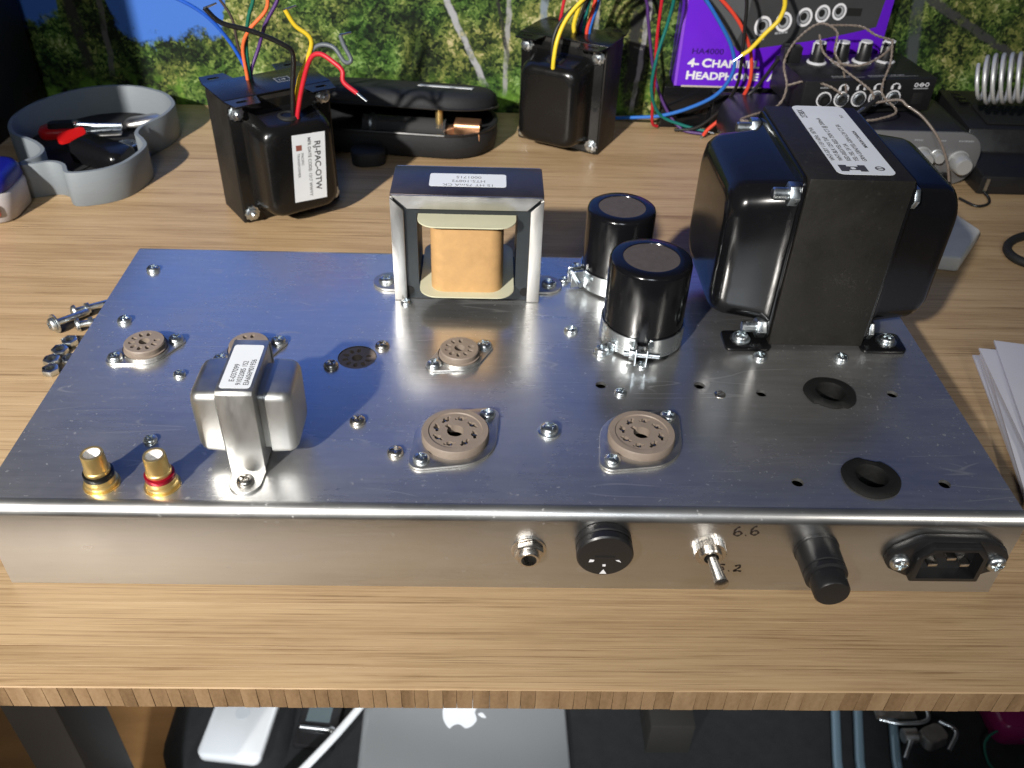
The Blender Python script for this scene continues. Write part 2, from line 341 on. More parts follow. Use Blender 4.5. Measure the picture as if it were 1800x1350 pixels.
BLKPLAS = mat('black_plastic', (0.012, 0.012, 0.013), 0.38, 0, rvar=0.08, vscale=100)
BLKDARK = mat('hole_shade_and_print_black', (0.003, 0.003, 0.003), 0.8)  # flat black painted in for shade inside holes, also used as print
RUBBER = mat('black_rubber', (0.010, 0.010, 0.010), 0.7, 0, var=0.3, vscale=200, bump=0.25, bscale=600, dirt=0.06)
GROMM = mat('grommet_rubber', (0.0045, 0.0045, 0.0045), 0.75, 0, spec=0.3, bump=0.2, bscale=500)
SLEEVE = mat('black_heat_shrink', (0.005, 0.005, 0.006), 0.17, 0, rvar=0.04, vscale=70, spec=0.45)
CAPTOP = mat('brown_fibre_disc', (0.075, 0.062, 0.058), 0.75, 0, var=0.18, vscale=300, bump=0.12, bscale=900)
PHENOL = mat('tan_phenolic', (0.24, 0.192, 0.155), 0.50, 0, var=0.12, vscale=180, bump=0.05, bscale=900)
GOLD = mat('gold_plate', (0.85, 0.62, 0.25), 0.36, 0.9, rvar=0.05, vscale=200)
REDBAND = mat('red_anodised', (0.45, 0.008, 0.03), 0.25, 0.6)
BLKBAND = mat('black_anodised', (0.01, 0.01, 0.01), 0.28, 0.3)
WHITEP = mat('white_ptfe', (0.78, 0.76, 0.73), 0.4, sss=0.1)
LABEL = mat('white_paper_label', (0.74, 0.77, 0.80), 0.42, var=0.03, vscale=60)
INK = mat('grey_ink', (0.05, 0.05, 0.055), 0.6); INK2 = mat('faded_ink', (0.22, 0.22, 0.23), 0.6)
MARK = mat('marker_ink', (0.02, 0.014, 0.012), 0.45)
CORE = mat('dark_lamination', (0.035, 0.040, 0.044), 0.42, 0.5, var=0.2, vscale=80, rvar=0.1, stretch=(0.4, 1, 1))
RUST = mat('dark_steel_strap', (0.10, 0.085, 0.080), 0.34, 0.75, var=0.45, vscale=22, rvar=0.12, dirt=0.10)
KRAFT = mat('kraft_paper_wrap', (0.52, 0.31, 0.13), 0.62, var=0.13, vscale=140, bump=0.08, bscale=500)
BOBBIN = mat('cream_bobbin_board', (0.56, 0.55, 0.39), 0.5, var=0.05, vscale=60)
PRINTGREY = mat('grey_printed_plastic', (0.19, 0.215, 0.235), 0.6, var=0.06, vscale=500, bump=0.12, bscale=700, stretch=(0.2, 0.2, 3))
PURPLE = mat('purple_card', (0.13, 0.012, 0.60), 0.38, coat=0.15, var=0.03, vscale=20)
PURPLE2 = mat('pale_purple_fold', (0.24, 0.07, 0.66), 0.45)
WHITEINK = mat('white_ink', (0.75, 0.75, 0.78), 0.5); DARKPUR = mat('dark_purple_ink', (0.035, 0.004, 0.16), 0.45)
PRINTDARK = mat('printed_dark_grey', (0.045, 0.046, 0.048), 0.4, var=0.15, vscale=30); PRINTMID = mat('printed_mid_grey', (0.33, 0.34, 0.36), 0.5)
CARD = mat('raw_card_edge', (0.5, 0.44, 0.36), 0.8)
NYLON = mat('black_nylon', (0.010, 0.011, 0.013), 0.72, 0, var=0.3, vscale=400, bump=0.25, bscale=1500)
COPPER = mat('copper', (0.75, 0.40, 0.22), 0.35, 0.9, rvar=0.1, vscale=100)
GLASS = mat('clear_glass', (0.9, 0.9, 0.9), 0.03, 0, trans=0.95)
GREYPL = mat('grey_plastic_panel', (0.17, 0.17, 0.175), 0.42, 0.2, var=0.04, vscale=90)
SILVERK = mat('silver_knob', (0.55, 0.56, 0.56), 0.35, 0.5)
CORD = mat('beige_clear_cord', (0.21, 0.17, 0.14), 0.35, coat=0.3, var=0.3, vscale=500)
PAPER = mat('white_paper', (0.60, 0.60, 0.66), 0.75, var=0.02, vscale=40)
STONE = mat('pale_felt_block', (0.62, 0.62, 0.59), 0.85, var=0.10, vscale=70, bump=0.2, bscale=300)
LEGM = mat('black_leg_paint', (0.022, 0.019, 0.016), 0.55, 0, var=0.1, vscale=30)
FLOORM = mat('floor_laminate', (0.42, 0.22, 0.08), 0.5, var=0.25, vscale=6, stretch=(1, 4, 1))
LAPTOP = mat('laptop_aluminium', (0.42, 0.44, 0.45), 0.42, 0.7)
GLOWHITE = mat('pale_logo', (0.80, 0.83, 0.86), 0.35)
WHITEPL = mat('white_gloss_plastic', (0.80, 0.82, 0.83), 0.25, coat=0.3)
CLOTHBLK = mat('black_cloth', (0.007, 0.008, 0.009), 0.9, var=0.4, vscale=60, bump=0.3, bscale=200)
ROD = mat('pale_blue_rod', (0.20, 0.30, 0.37), 0.3, 0.4)
MAGENTA = mat('magenta_plastic', (0.22, 0.012, 0.09), 0.3); BLUEPL = mat('blue_plastic', (0.015, 0.06, 0.30), 0.35); BLUELID = mat('blue_lid', (0.008, 0.012, 0.22), 0.35, var=0.1, vscale=100)
REDPL = mat('red_plastic', (0.45, 0.008, 0.008), 0.3, coat=0.2); JAR = mat('frosted_jar', (0.45, 0.42, 0.42), 0.35, sss=0.1)
WALLM = mat('wall_paint', (0.30, 0.30, 0.31), 0.8)
WC = {n: mat('wire_'+n, c, 0.46, var=0.06, vscale=200) for n, c in dict(blue=(0.012, 0.09, 0.50), black=(0.008, 0.008, 0.008), brown=(0.05, 0.035, 0.03), orange=(0.72, 0.14, 0.04), green=(0.003, 0.11, 0.07), purple=(0.07, 0.025, 0.14),
      yellow=(0.62, 0.44, 0.015), grey=(0.10, 0.115, 0.13), red=(0.50, 0.012, 0.025), teal=(0.004, 0.14, 0.12), coral=(0.68, 0.06, 0.03), skyblue=(0.02, 0.14, 0.50), gold=(0.80, 0.58, 0.03)).items()}

# ---------------------------------------------------------------- setting: floor, wall, printed backdrop, desk
struct(B().box(-1500, 2200, -1600, 900, -745, -740).done('floor', FLOORM))
struct(B().box(-1500, 2200, 536, 560, -740, 1500).done('wall', WALLM))
tag(B().box(-420, 1000, 529, 531, -60, 900).done('jungle_print_backdrop', MURAL), 'printed jungle backdrop with green foliage, pale trunks and blue sky', 'backdrop')

thing_speaker = tag(empty('speaker_cabinet', (-265, 450, 0)), 'black cabinet at the left edge, drawn forward to shade the tray', 'speaker cabinet')
B().box(-80, 74, -200, 72, 0.1, 270).done('cabinet', mat('black_vinyl', (0.008, 0.008, 0.009), 0.6, bump=0.2, bscale=600), thing_speaker, bevel=3)  # extended forward out of view so its shadow covers half the tray
desk = tag(empty('desk', (200, 230, 0)), 'bamboo strip desktop the metal chassis stands on', 'desk')
DX, DY = -200, -230
top = B().box(-1000+DX, 1450+DX+200, -36+DY, 524+DY, -13, -0.9).done('tabletop_core', BAMEND, desk)
y = 524.0; k = 0
while y > -40:
    wd = 20.5 if y-20.5 > -33 else y+38.5
    b = B(); x0 = -1000
    b.box(x0+DX, 1500+DX, y-wd+DY+0.01, y+DY-0.01, -0.85, 0)
    b.done('plank', BAM, top, bevel=0.05, seg=1)
    y -= wd; k += 1
    if wd != 20.5: break
# front nosing: the last plank, its front edge eased
b = B(); b.loops([[(x+DX, yy+DY, zz) for yy, zz in ((-38.6, -0.85), (-38.6, 0), (-46.0, -0.06), (-47.1, -0.3), (-47.5, -0.85))] for x in (-1000, 1500)])
b.done('plank', BAM, top)
x = -150.0
while x < 560:
    wd = random.choice((4.8, 5.2, 5.6, 6.0, 6.4, 5.6, 6.8, 9.0 if random.random() < 0.3 else 5.0))
    b = B(); b.box(x+0.06, x+wd-0.06, -47.4+random.uniform(-0.12, 0.12), -36.2, -13.1+random.uniform(-0.1, 0.1), -0.92)
    b.done('edge_strip', BAMEND, top, loc=(DX, DY, 0), bevel=0.1, seg=1)
    x += wd
B().prism(rrect(120, 220, 8), 0, 3, Matrix(((1, 0, 0, -3), (0, 0, -1, -200.2), (0, 1, 0, 135), (0, 0, 0, 1)))).done('grille', NYLON, thing_speaker, bevel=1)
leg = B().box(-188, -145, 160, 216, -738, -13.3); leg.done('leg', LEGM, desk, loc=(DX, DY, 0), bevel=1.5)

# ---------------------------------------------------------------- prototypes for hardware
def screw_mesh(rh, hh, cross=True, slot=False, hexs=False):
    b = B()
    if hexs: b.prism(circ(rh, 6), 0, hh)
    else: b.lathe([(rh*0.97, 0), (rh, hh*0.25), (rh*0.93, hh*0.6), (rh*0.72, hh*0.9), (rh*0.4, hh), (rh*0.01, hh)], 24)
    me = b.mesh('screw')
    c = B()
    if cross:
        wv = rh*0.17
        c.box(-rh*0.62, rh*0.62, -wv, wv, hh*0.45, hh*2); me = boolean(me, c.mesh('c'))
        c = B(); c.box(-wv, wv, -rh*0.62, rh*0.62, hh*0.45, hh*2); me = boolean(me, c.mesh('c'))
    elif slot:
        c.box(-rh*1.2, rh*1.2, -rh*0.14, rh*0.14, hh*0.5, hh*2); me = boolean(me, c.mesh('c'))
    else: c.bm.free()
    return me
SCR = screw_mesh(3.5, 2.4); SCRB = screw_mesh(4.0, 2.7); SCRS = screw_mesh(2.9, 2.0); SCRF = screw_mesh(2.7, 0.7, False, True)
for m_ in (SCR, SCRB, SCRS): m_.materials.append(ZINC)
SCRN = SCR.copy(); SCRN.materials.clear(); SCRN.materials.append(NICKEL)
SCRF.materials.append(NICKEL)
def screw(parent, x, y, z, me=SCR, rot=None, name='screw'):
    return put(name, me, None, parent, (x, y, z), (random.uniform(-3, 3), random.uniform(-3, 3), random.uniform(0, 90)) if rot is None else rot)
WASH = B().ring([(2.0, 0), (5.0, 0), (5.0, 0.9), (2.0, 0.9)], 28).mesh('washer', bevel=0.15); WASH.materials.append(ZINC)
NUTM = boolean(B().prism(circ(4.6, 6), 0, 3.2).mesh('nut', bevel=0.35), B().lathe([(2.3, -1), (2.3, 5)], 20).mesh('c')); NUTM.materials.append(ZINC)

# ---------------------------------------------------------------- the amplifier chassis
ZT = 44.3; CW = 406; CD = 200
amp = tag(empty('amplifier_chassis', (203, 100, 0.35)), 'bare aluminium amplifier chassis with transformers, capacitors and empty tube sockets', 'amplifier chassis')
AX, AY = -203, -100
amp_off = (AX, AY, 0)
def prof(r, o):                                  # U section in y,z, offset o inwards
    P = [(o, 0)]
    for i in range(7): a = math.pi-math.pi/2*i/6; P.append((r+(r-o)*math.cos(a), ZT-r+(r-o)*math.sin(a)))
    for i in range(7): a = math.pi/2-math.pi/2*i/6; P.append((CD-r+(r-o)*math.cos(a), ZT-r+(r-o)*math.sin(a)))
    P.append((CD-o, 0)); return P
outer, inner = prof(5.0, 0), prof(5.0, 1.6)
sec = outer + inner[::-1]
b = B(); b.loops([[(x, y, z) for y, z in sec] for x in (0, CW)])
shell = b.mesh('chassis_shell')
cut = B()
HOLES = [(245.1, 80.8), (290.6, 81.6), (318.3, 76.8), (379.2, 77.6), (319.5, 19.1), (380.1, 19.2)]
for hx, hy in HOLES: cut.lathe([(2.5, ZT-6), (2.5, ZT+4)], 20, T(hx, hy))
GROM = [(349.8, 76.6), (350.3, 21.6)]
for hx, hy in GROM: cut.lathe([(8.6, ZT-6), (8.6, ZT+4)], 28, T(hx, hy))
cut.lathe([(9.1, ZT-6), (9.1, ZT+4)], 32, T(131.7, 99))
for sx_, sy_, r_ in ((33.2, 101, 8.0), (81.5, 101, 8.0), (179.8, 100.2, 8.0), (180, 42.1, 12.0), (258.4, 42.7, 12.0)): cut.lathe([(r_, ZT-6), (r_, ZT+4)], 32, T(sx_, sy_))
shell = boolean(shell, cut.mesh('cutter')); shell.materials.clear()
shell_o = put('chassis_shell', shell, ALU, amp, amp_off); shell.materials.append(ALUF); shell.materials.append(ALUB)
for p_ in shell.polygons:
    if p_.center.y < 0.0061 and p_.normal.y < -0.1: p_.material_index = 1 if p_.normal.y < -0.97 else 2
for sx_ in (0.05, CW-1.65):
    B().prism([(y_, z_) for y_, z_ in prof(5.0, 1.75)], 0, 1.6, Matrix(((0, 0, 1, sx_), (1, 0, 0, 0), (0, 1, 0, 0.1), (0, 0, 0, 1)))).done('side_panel', ALU, amp, amp_off, bevel=0.2, seg=1)
def A(x, y, z=0): return (x+AX, y+AY, z)
# screws standing on the top plate
for x_, y_, me in ((14.4, 173.5, SCR), (15.2, 125.1, SCR), (53.6, 82.8, SCRS), (54.1, 38.5, SCRS), (137.7, 52.3, SCRN), (155.6, 32.9, SCRN), (233.4, 170.8, SCRS), (234, 123.3, SCR), (265.8, 95.6, SCRS), (253.3, 74.8, SCRS), (323.9, 104.1, SCR), (363.3, 104.3, SCR), (151, 146, SCRS)):
    screw(amp, *A(x_, y_, ZT), me)
screw(amp, *A(298.8, 75.1, ZT), SCRF, name='flat_screw')
wz = put('washer', WASH, None, amp, A(219.8, 47.9, ZT)); screw(wz, 0, 0, 0.9, SCRB)
# rubber grommets
for i, (gx, gy) in enumerate(GROM):
    b = B(); pr = [(6.2, -14), (6.0, 0.6), (6.8, 1.9), (9.2, 2.3), (11.2, 1.5), (11.9, 0.5), (11.6, 0.0), (8.5, -0.1), (8.5, -14)]
    b.ring(pr, 40)
    for v in b.bm.verts:
        a = math.atan2(v.co.y, v.co.x); rr = math.hypot(v.co.x, v.co.y)
        if rr > 5.0:
            q = 1+0.014*math.sin(3*a+i)+0.008*math.sin(7*a+2*i)-(0.11 if i == 0 and rr > 9 and -2.4 < a < -1.2 else 0)-(0.10 if i == 1 and rr > 9 and 1.0 < a < 1.6 else 0)
            v.co.x *= q; v.co.y *= q
            if rr > 7: v.co.z += 0.1*math.sin(4*a+i)
    b.done('grommet', GROMM, amp, A(gx, gy, ZT))

# --- tube sockets
def socket_body(r, h, nh, rc, gap, octal=False):
    b = B()
    if octal: b.lathe([(r*1.0, 0), (r, h*0.85), (r*0.97, h), (r*0.80, h), (r*0.78, h-0.5), (0.01, h-0.5)], 48)
    else: b.lathe([(r*1.06, 0), (r*1.06, h*0.35), (r, h*0.4), (r, h-0.5), (r*0.95, h), (0.01, h)], 40)
    me = b.mesh('tube_socket'); c = B()
    if octal:
        c.lathe([(r*0.25, -1), (r*0.25, h+2)], 24); me = boolean(me, c.mesh('c')); c = B()
        c.box(-r*0.07, r*0.07, r*0.1, r*0.38, -1.3, h+2.3)
    else: c.lathe([(r*0.27, 0.5), (r*0.27, h+2)], 20)
    me = boolean(me, c.mesh('c')); c = B()
    for i in range(nh):
        a = 2*math.pi*(i+0.5)/(nh+gap)+(0.6 if not octal else 0.1)
        M = T(rc*math.cos(a), rc*math.sin(a), 0, 0, 0, math.degrees(a))
        if octal:
            c.lathe([(1.45, 1), (1.45, h+2)], 10, M)
        else: c.loft([(1, 2.9, 1.8, 0.8), (h+2, 2.9, 1.8, 0.8)], M, 3)
    me = boolean(me, c.mesh('c'))
    if octal:
        c = B()
        for i in range(nh):
            a = 2*math.pi*(i+0.5)/nh+0.1
            c.box(-0.6, 0.6, -2.5, 2.5, 1.6, h+2, T(rc*math.cos(a), rc*math.sin(a), 0, 0, 0, math.degrees(a)+22))
        me = boolean(me, c.mesh('c'))
    me.materials.clear(); me.materials.append(PHENOL); return me
def ear_plate(half, rr, re, n=14):                # flange with two ears along x
    th = math.acos((rr-re)/half); P = []
    for i in range(n+1): a = -th+2*th*i/n; P.append((half+re*math.cos(a), re*math.sin(a)))
    for i in range(n+1): a = th+(math.pi-2*th)*i/n; P.append((rr*math.cos(a), rr*math.sin(a)))
    for i in range(n+1): a = math.pi-th+2*th*i/n; P.append((-half+re*math.cos(a), re*math.sin(a)))
    for i in range(n+1): a = math.pi+th+(math.pi-2*th)*i/n; P.append((rr*math.cos(a), rr*math.sin(a)))
    return P
NOVB = socket_body(9.2, 4.6, 9, 5.6, 1); OCTB = socket_body(14.2, 4.3, 8, 8.2, 0, True)
NOVF = B().prism(ear_plate(14, 11.2, 4.2), 0, 0.9).lathe([(10.3, 0.85), (10.3, 2.2)], 36, cap=(False, False)).mesh('flange', bevel=0.2, seg=1); NOVF.materials.append(STEEL)
OCTF = boolean(B().prism(ear_plate(19.6, 17.3, 5.2), 0, 1.3).mesh('flange', bevel=0.3), B().lathe([(11.5, -1), (11.5, 3)], 24).mesh('c')); OCTF.materials.append(STEEL)
PINC = mat('socket_contact', (0.55, 0.54, 0.50), 0.3, 1)
def socket(x, y, ang, octal=False, label=None):
    s = put('tube_socket', OCTB if octal else NOVB, None, amp, A(x, y, ZT+1.0), (0, 0, ang))
    if label: s['label'] = label
    put('flange', OCTF if octal else NOVF, None, s, (0, 0, -0.9))
    h = 19.6 if octal else 14
    for sg in (-1, 1): screw(s, sg*h, 0, 0.45 if octal else 0.05, SCR)
    rc, n, g = (8.2, 8, 0) if octal else (5.6, 9, 1)
    for i in range(n):
        a = 2*math.pi*(i+0.5)/(n+g)+(0.1 if octal else 0.6)
        pm = 'contact_o' if octal else 'contact_n'
        me = bpy.data.meshes.get(pm) or B().box(-0.8, 0.8, 0.25, 0.6, -0.5, 2.2).mesh(pm)
        put('contact', me, PINC, s, (rc*math.cos(a), rc*math.sin(a), 1.0), (0, 0, math.degrees(a)))
    return s
socket(33.2, 101, 32.5, label='brown nine-pin tube socket by the left edge of the chassis'); socket(81.5, 101, 32.5, label='brown nine-pin tube socket behind the small silver choke'); socket(179.8, 100.2, 34)
socket(180, 42.1, 47, True, 'brown octal tube socket left of the large washer'); socket(258.4, 42.7, 46, True, 'brown octal tube socket right of the large washer')
s = put('tube_socket', NOVB, None, amp, A(131.7, 99, ZT-5.0), (0, 0, 36)); s['label'] = 'brown nine-pin socket set flush in the plate'
B().ring([(9.9, 0), (12, 0), (12, 0.8), (9.9, 0.8)], 32).done('retaining_ring', STEEL, s, (0, 0, 2.8))
for x_, y_ in ((142.6, 107.5), (120.6, 91.5)): screw(amp, *A(x_, y_, ZT), SCRN)

# --- RCA jacks
def rca(x, y, band, label):
    o = B().lathe([(6.1, 0), (6.3, 0.5), (6.3, 2.2), (5.6, 2.6), (5.6, 4.6)], 36, cap=(True, False)).lathe([(4.9, 6.9), (4.9, 8.2), (4.45, 8.6), (4.3, 15.6), (4.1, 16.2), (3.2, 16.2), (3.1, 12.0)], 36, cap=(False, False)).done('rca_jack', GOLD, amp, A(x, y, ZT)); o['label'] = label
    B().lathe([(5.6, 4.55), (5.75, 4.8), (5.7, 6.7), (4.8, 7.0)], 36, cap=(False, False)).done('colour_band', band, o)
    B().lathe([(3.15, 15.9), (2.9, 15.0), (2.0, 13.6), (0.01, 12.8)], 28, cap=(False, False)).done('white_insert', WHITEP, o)
    B().ring([(6.0, 0.02), (7.0, 0.02), (7.0, 0.5), (6.0, 0.5)], 36).done('washer', GOLD, o)
rca(43.0, 13.2, BLKBAND, 'gold phono jack with a black band'); rca(66.6, 12.8, REDBAND, 'gold phono jack with a red band')

# --- small silver choke
ch = B().box(-6.6, 6.6, -16.5, 16.5, 1, 40.4).done('small_choke', BRIGHT, amp, A(98.7, 37.2, ZT), bevel=1.0); ch['label'] = 'small bright steel choke with a white label on top'
st = [(-17.6, 0.0), (-17.6, 40.0), (-16.4, 41.4), (16.4, 41.4), (17.6, 40.0), (17.6, 0.0)]
b = B(); b.loops([[(x_, y_, z_) for y_, z_ in st+[(p[0]*0.955, p[1]-(0.9 if p[1] > 30 else 0)) for p in st[::-1]]] for x_ in (-7.0, 7.0)])
b.done('strap', BRIGHT, ch, bevel=0.25, seg=1)
for sg in (-1, 1):
    fp = [(-6.8, 0), (6.8, 0)]+[(6.5*math.cos(a), -6.0-6.5*math.sin(a)) for a in [math.pi*i/12 for i in range(13)]]
    b = B().prism(fp, 0.05, 1.1, T(0, -17.0 if sg < 0 else 17.0, 0, 0, 0, 0 if sg < 0 else 180)); b.done('foot', BRIGHT, ch, bevel=0.2, seg=1)
    screw(ch, 0, sg*23.2, 1.1, SCRN if sg < 0 else SCR)
for sg in (-1, 1):
    M = T(sg*6.5, 0.5, 21.0) @ Matrix(((0, 0, sg, 0), (1, 0, 0, 0), (0, 1, 0, 0), (0, 0, 0, 1)))
    b = B().loft([(0, 23, 27, 2), (2.2, 23, 27, 2), (2.8, 26, 30, 3), (9.6, 25.6, 29.6, 3.2), (11.4, 24.6, 28.6, 3.6), (12.6, 22.4, 26.4, 3.6), (13.0, 19.5, 23.5, 3.2)], M); b.done('end_bell', BRIGHT, ch, smooth=50)
B().prism(rrect(11.6, 27.5, 1.2, 4, 0, -1.0), 41.42, 41.55).done('label', LABEL, ch)
for i, tx in enumerate(('E-037099', '91032085 152', 'EIA606M01936')):
    text('label_text', tx, 2.9, T(-1.0+2.9*i, -13+(2.0 if i == 0 else 0)+(-0.0), 41.58, 0, 0, 90), INK, ch, sx=0.9 if i else 1.0)

# --- laminated-frame choke (upright, open window)
lt = B().box(-35.0, -24.5, -14.5, 14.5, 0.3, 57.6).box(24.5, 35.0, -14.5, 14.5, 0.3, 57.6).box(-24.5, 24.5, -14.5, 14.5, 0.3, 9.0).box(-24.5, 24.5, -14.5, 14.5, 48.6, 57.6).box(-11, 11, -14.5, 14.5, 8.9, 48.7).done('frame_choke', CORE, amp, A(182, 165.5, ZT)); lt['label'] = 'upright choke with a silver steel frame and tan paper coil'
b = B(); b.box(-36.9, 36.9, -15.6, 16, 57.9, 59.2); b.done('top_strap', RUST, lt, bevel=0.4)
for sg in (-1, 1):
    B().box(min(sg*35.4, sg*36.9), max(sg*35.4, sg*36.9), -15.6, 16, 0.2, 57.8).done('side_strap', STEEL, lt, bevel=0.3)
    fp = [(0, -8.5), (4, -8.5)]+[(5+8.5*math.cos(a), 8.5*math.sin(a)) for a in [math.pi*(i/12-0.5) for i in range(13)]]+[(0, 8.5)]
    B().prism(fp, 0.05, 1.4, T(sg*36.4, 0, 0, 0, 0, 0 if sg > 0 else 180)).done('foot', STEEL, lt, bevel=0.3)
    screw(lt, sg*43.0, -1.0, 1.4, SCRB)
for fy, nm in ((-16.9, 1), (16.0, -1)):
    for poly in ([(-36.2, 59.0), (36.2, 59.0), (28.9, 52.0), (-28.9, 52.0)], [(-37.0, 0.2), (-30.6, 0.2), (-30.6, 51.4), (-37.0, 57.6)], [(37.0, 0.2), (37.0, 57.6), (30.6, 51.4), (30.6, 0.2)]):
        B().prism([(p[0], p[1]) for p in poly], 0, 1.2, Matrix(((1, 0, 0, 0), (0, 0, 1, fy), (0, 1, 0, 0), (0, 0, 0, 1)))).done('frame_lip', STEEL, lt, bevel=0.35)
b = B().loft([(9.6, 36, 46, 7), (47.8, 36, 46, 7)]); b.done('paper_coil', KRAFT, lt, smooth=50)
for z_ in (9.02, 47.9): B().prism(rrect(47.6, 56, 9, 6), z_, z_+0.65).done('bobbin_flange', BOBBIN, lt, bevel=0.1, seg=1)
for sx_ in (-29.5, 29.5):
    B().lathe([(2.4, 0), (2.4, 0.2)], 20, T(sx_, -14.65, 5.0, 90)).done('painted_corner_hole', BLKDARK, lt)  # black disc laid on the core in place of a hole's shade
B().prism(rrect(37.5, 14.2, 1.4, 4, 0.0, 0.6), 59.22, 59.34).done('label', LABEL, lt)
for i, tx in enumerate(('15 HT 75mA CK', 'HTS-10892', '0001715')):
    text('label_text', tx, 3.6, T(0.3, -1.6+4.3*(i-1)+2.2, 59.37, 0, 0, 180), INK2, lt, 'CENTER')

# --- can capacitors with clamps
def capacitor(x, y, r, h, ang, label):
    o = B().lathe([(r*0.93, 0.3), (r, 1.2), (r, h-2.2), (r-0.5, h-0.7), (r-1.7, h), (r*0.69, h), (r*0.68, h-0.35)], 64, cap=(True, False)).done('capacitor', SLEEVE, amp, A(x, y, ZT), smooth=45); o['label'] = label
    B().lathe([(r*0.685, h-0.34), (0.01, h-0.30)], 48, cap=(False, False)).done('top_disc', CAPTOP, o)
    b = B(); n = 60; g0, g1 = 0.16, 2*math.pi-0.16
    ring_o, ring_i = [], []
    for i in range(n+1):
        a = g0+(g1-g0)*i/n; ring_o.append(((r+0.95)*math.cos(a), (r+0.95)*math.sin(a))); ring_i.append(((r+0.12)*math.cos(a), (r+0.12)*math.sin(a)))
    b.prism(ring_o+ring_i[::-1], 1.5, 12.0)
    for sg in (-1, 1):
        b.box(r*0.985, r+8.0, min(sg*2.2, sg*3.0), max(sg*2.2, sg*3.0), 2.0, 11.4)
    c = b.done('clamp', CLAMP, o, rot=(0, 0, ang), bevel=0.2, seg=1)
    B().lathe([(1.5, -8.5), (1.5, 8)], 14, T(r+4.6, 0, 6.6, 90)).done('clamp_bolt', ZINC, c)
    B().prism(circ(3.2, 6), -5.6, -3.1, T(r+4.6, 0, 6.6, -90)).done('clamp_nut', ZINC, c, bevel=0.3)
    for a in (-48, 132):
        M = T(0, 0, 0, 0, 0, a)
        B().prism([(r+0.6, -4.2), (r+6.5, -4.2), (r+9.2, -1.8), (r+9.2, 1.8), (r+6.5, 4.2), (r+0.6, 4.2)], 0.1, 1.2, M).box(r+0.2, r+1.4, -4.2, 4.2, 0.6, 5.5, M).done('clamp_foot', CLAMP, c, bevel=0.2, seg=1)
        p = M @ Vector((r+5.4, 0, 1.2)); screw(c, p.x, p.y, p.z, SCR)
    return o
capacitor(268, 119.5, 19.3, 45.2, -98, 'nearer and larger black can capacitor with a silver clamp')
capacitor(260, 170.2, 17.5, 45.0, -165, 'farther black can capacitor with a silver clamp')

# --- power transformer
pt = B().box(-23, 23, -42.5, 42.5, 1.6, 88.6).done('power_transformer', BLKPAINT, amp, A(352.8, 155.3, ZT), bevel=0.5); pt['label'] = 'large black power transformer with a white label on top'
for sg in (-1, 1):
    MX = Matrix(((0, 0, sg, sg*23.0), (1, 0, 0, 0), (0, 1, 0, 45.0), (0, 0, 0, 1)))
    b = B().prism(rrect(83, 85.5, 5), 0.1, 2.0, MX); b.done('bell_flange', BLKGLOSS, pt, bevel=0.6)
    b = B().loft([(1.8, 80, 76, 9), (5.0, 76, 73, 11), (22.0, 73.5, 69.5, 12), (25.5, 71.5, 67.5, 12.5), (28.2, 68, 64, 12.5), (29.6, 62, 58, 12), (30.0, 55, 51, 11)], MX, 7); b.done('end_bell', BLKGLOSS, pt, smooth=60)
    for (by, bz) in ((-37, 79.0), (-37, 8.5), (37, 79.0), (37, 8.5)):
        MB_ = Matrix(((0, 0, sg, sg*25.0), (1, 0, 0, by), (0, 1, 0, bz), (0, 0, 0, 1)))
        o = B().prism(circ(5.4, 6), 0, 4.6 if sg < 0 else 2.6, MB_).done('bolt_nut', ZINC, pt, bevel=0.35)
        if sg < 0: put('bolt_stud', B().lathe([(2.8, 4.5), (2.8, 10.6), (2.3, 11.2)], 16, MB_).mesh('bolt_stud'), ZINC, pt)
for sy_ in (-1, 1):
    for sg in (-1, 1):
        x0_, x1_ = sorted((sg*22.5, sg*44.5)); y0_, y1_ = sorted((sy_*46.5, sy_*31.0))
        B().prism(rrect(x1_-x0_, y1_-y0_, 2.5, 4, (x0_+x1_)/2, (y0_+y1_)/2), 0.1, 2.0).done('mounting_foot', BLKGLOSS, pt, bevel=0.4)
        wz = put('washer', WASH, None, pt, (sg*36.2-4*0, sy_*38.9, 2.0)); screw(wz, 0, 0, 0.9, SCRB)
B().prism(rrect(26, 80, 3.5, 5, 3.6, 3.0), 88.62, 88.76).done('label', LABEL, pt)
def ptt(s_, x_, y_, sz, ink=INK, sx=1.0, bold=0.0): text('label_text', s_, sz, T(x_, y_, 88.80, 0, 0, 90), ink, pt, sx=sx, bold=bold)
lines = [('WHT-GRY 115V 60Hz 187VA', -6.4, 2.6), ('WHT-BLK 125V TAP', -2.8, 2.6), ('RED-RED/YEL-RED 750V CT @ 200mA', 0.8, 2.6), ('YEL-YEL 5V 3A', 4.4, 2.6), ('GRN-GRN/YEL-GRN 6.3V CT 5A', 8.0, 2.6)]
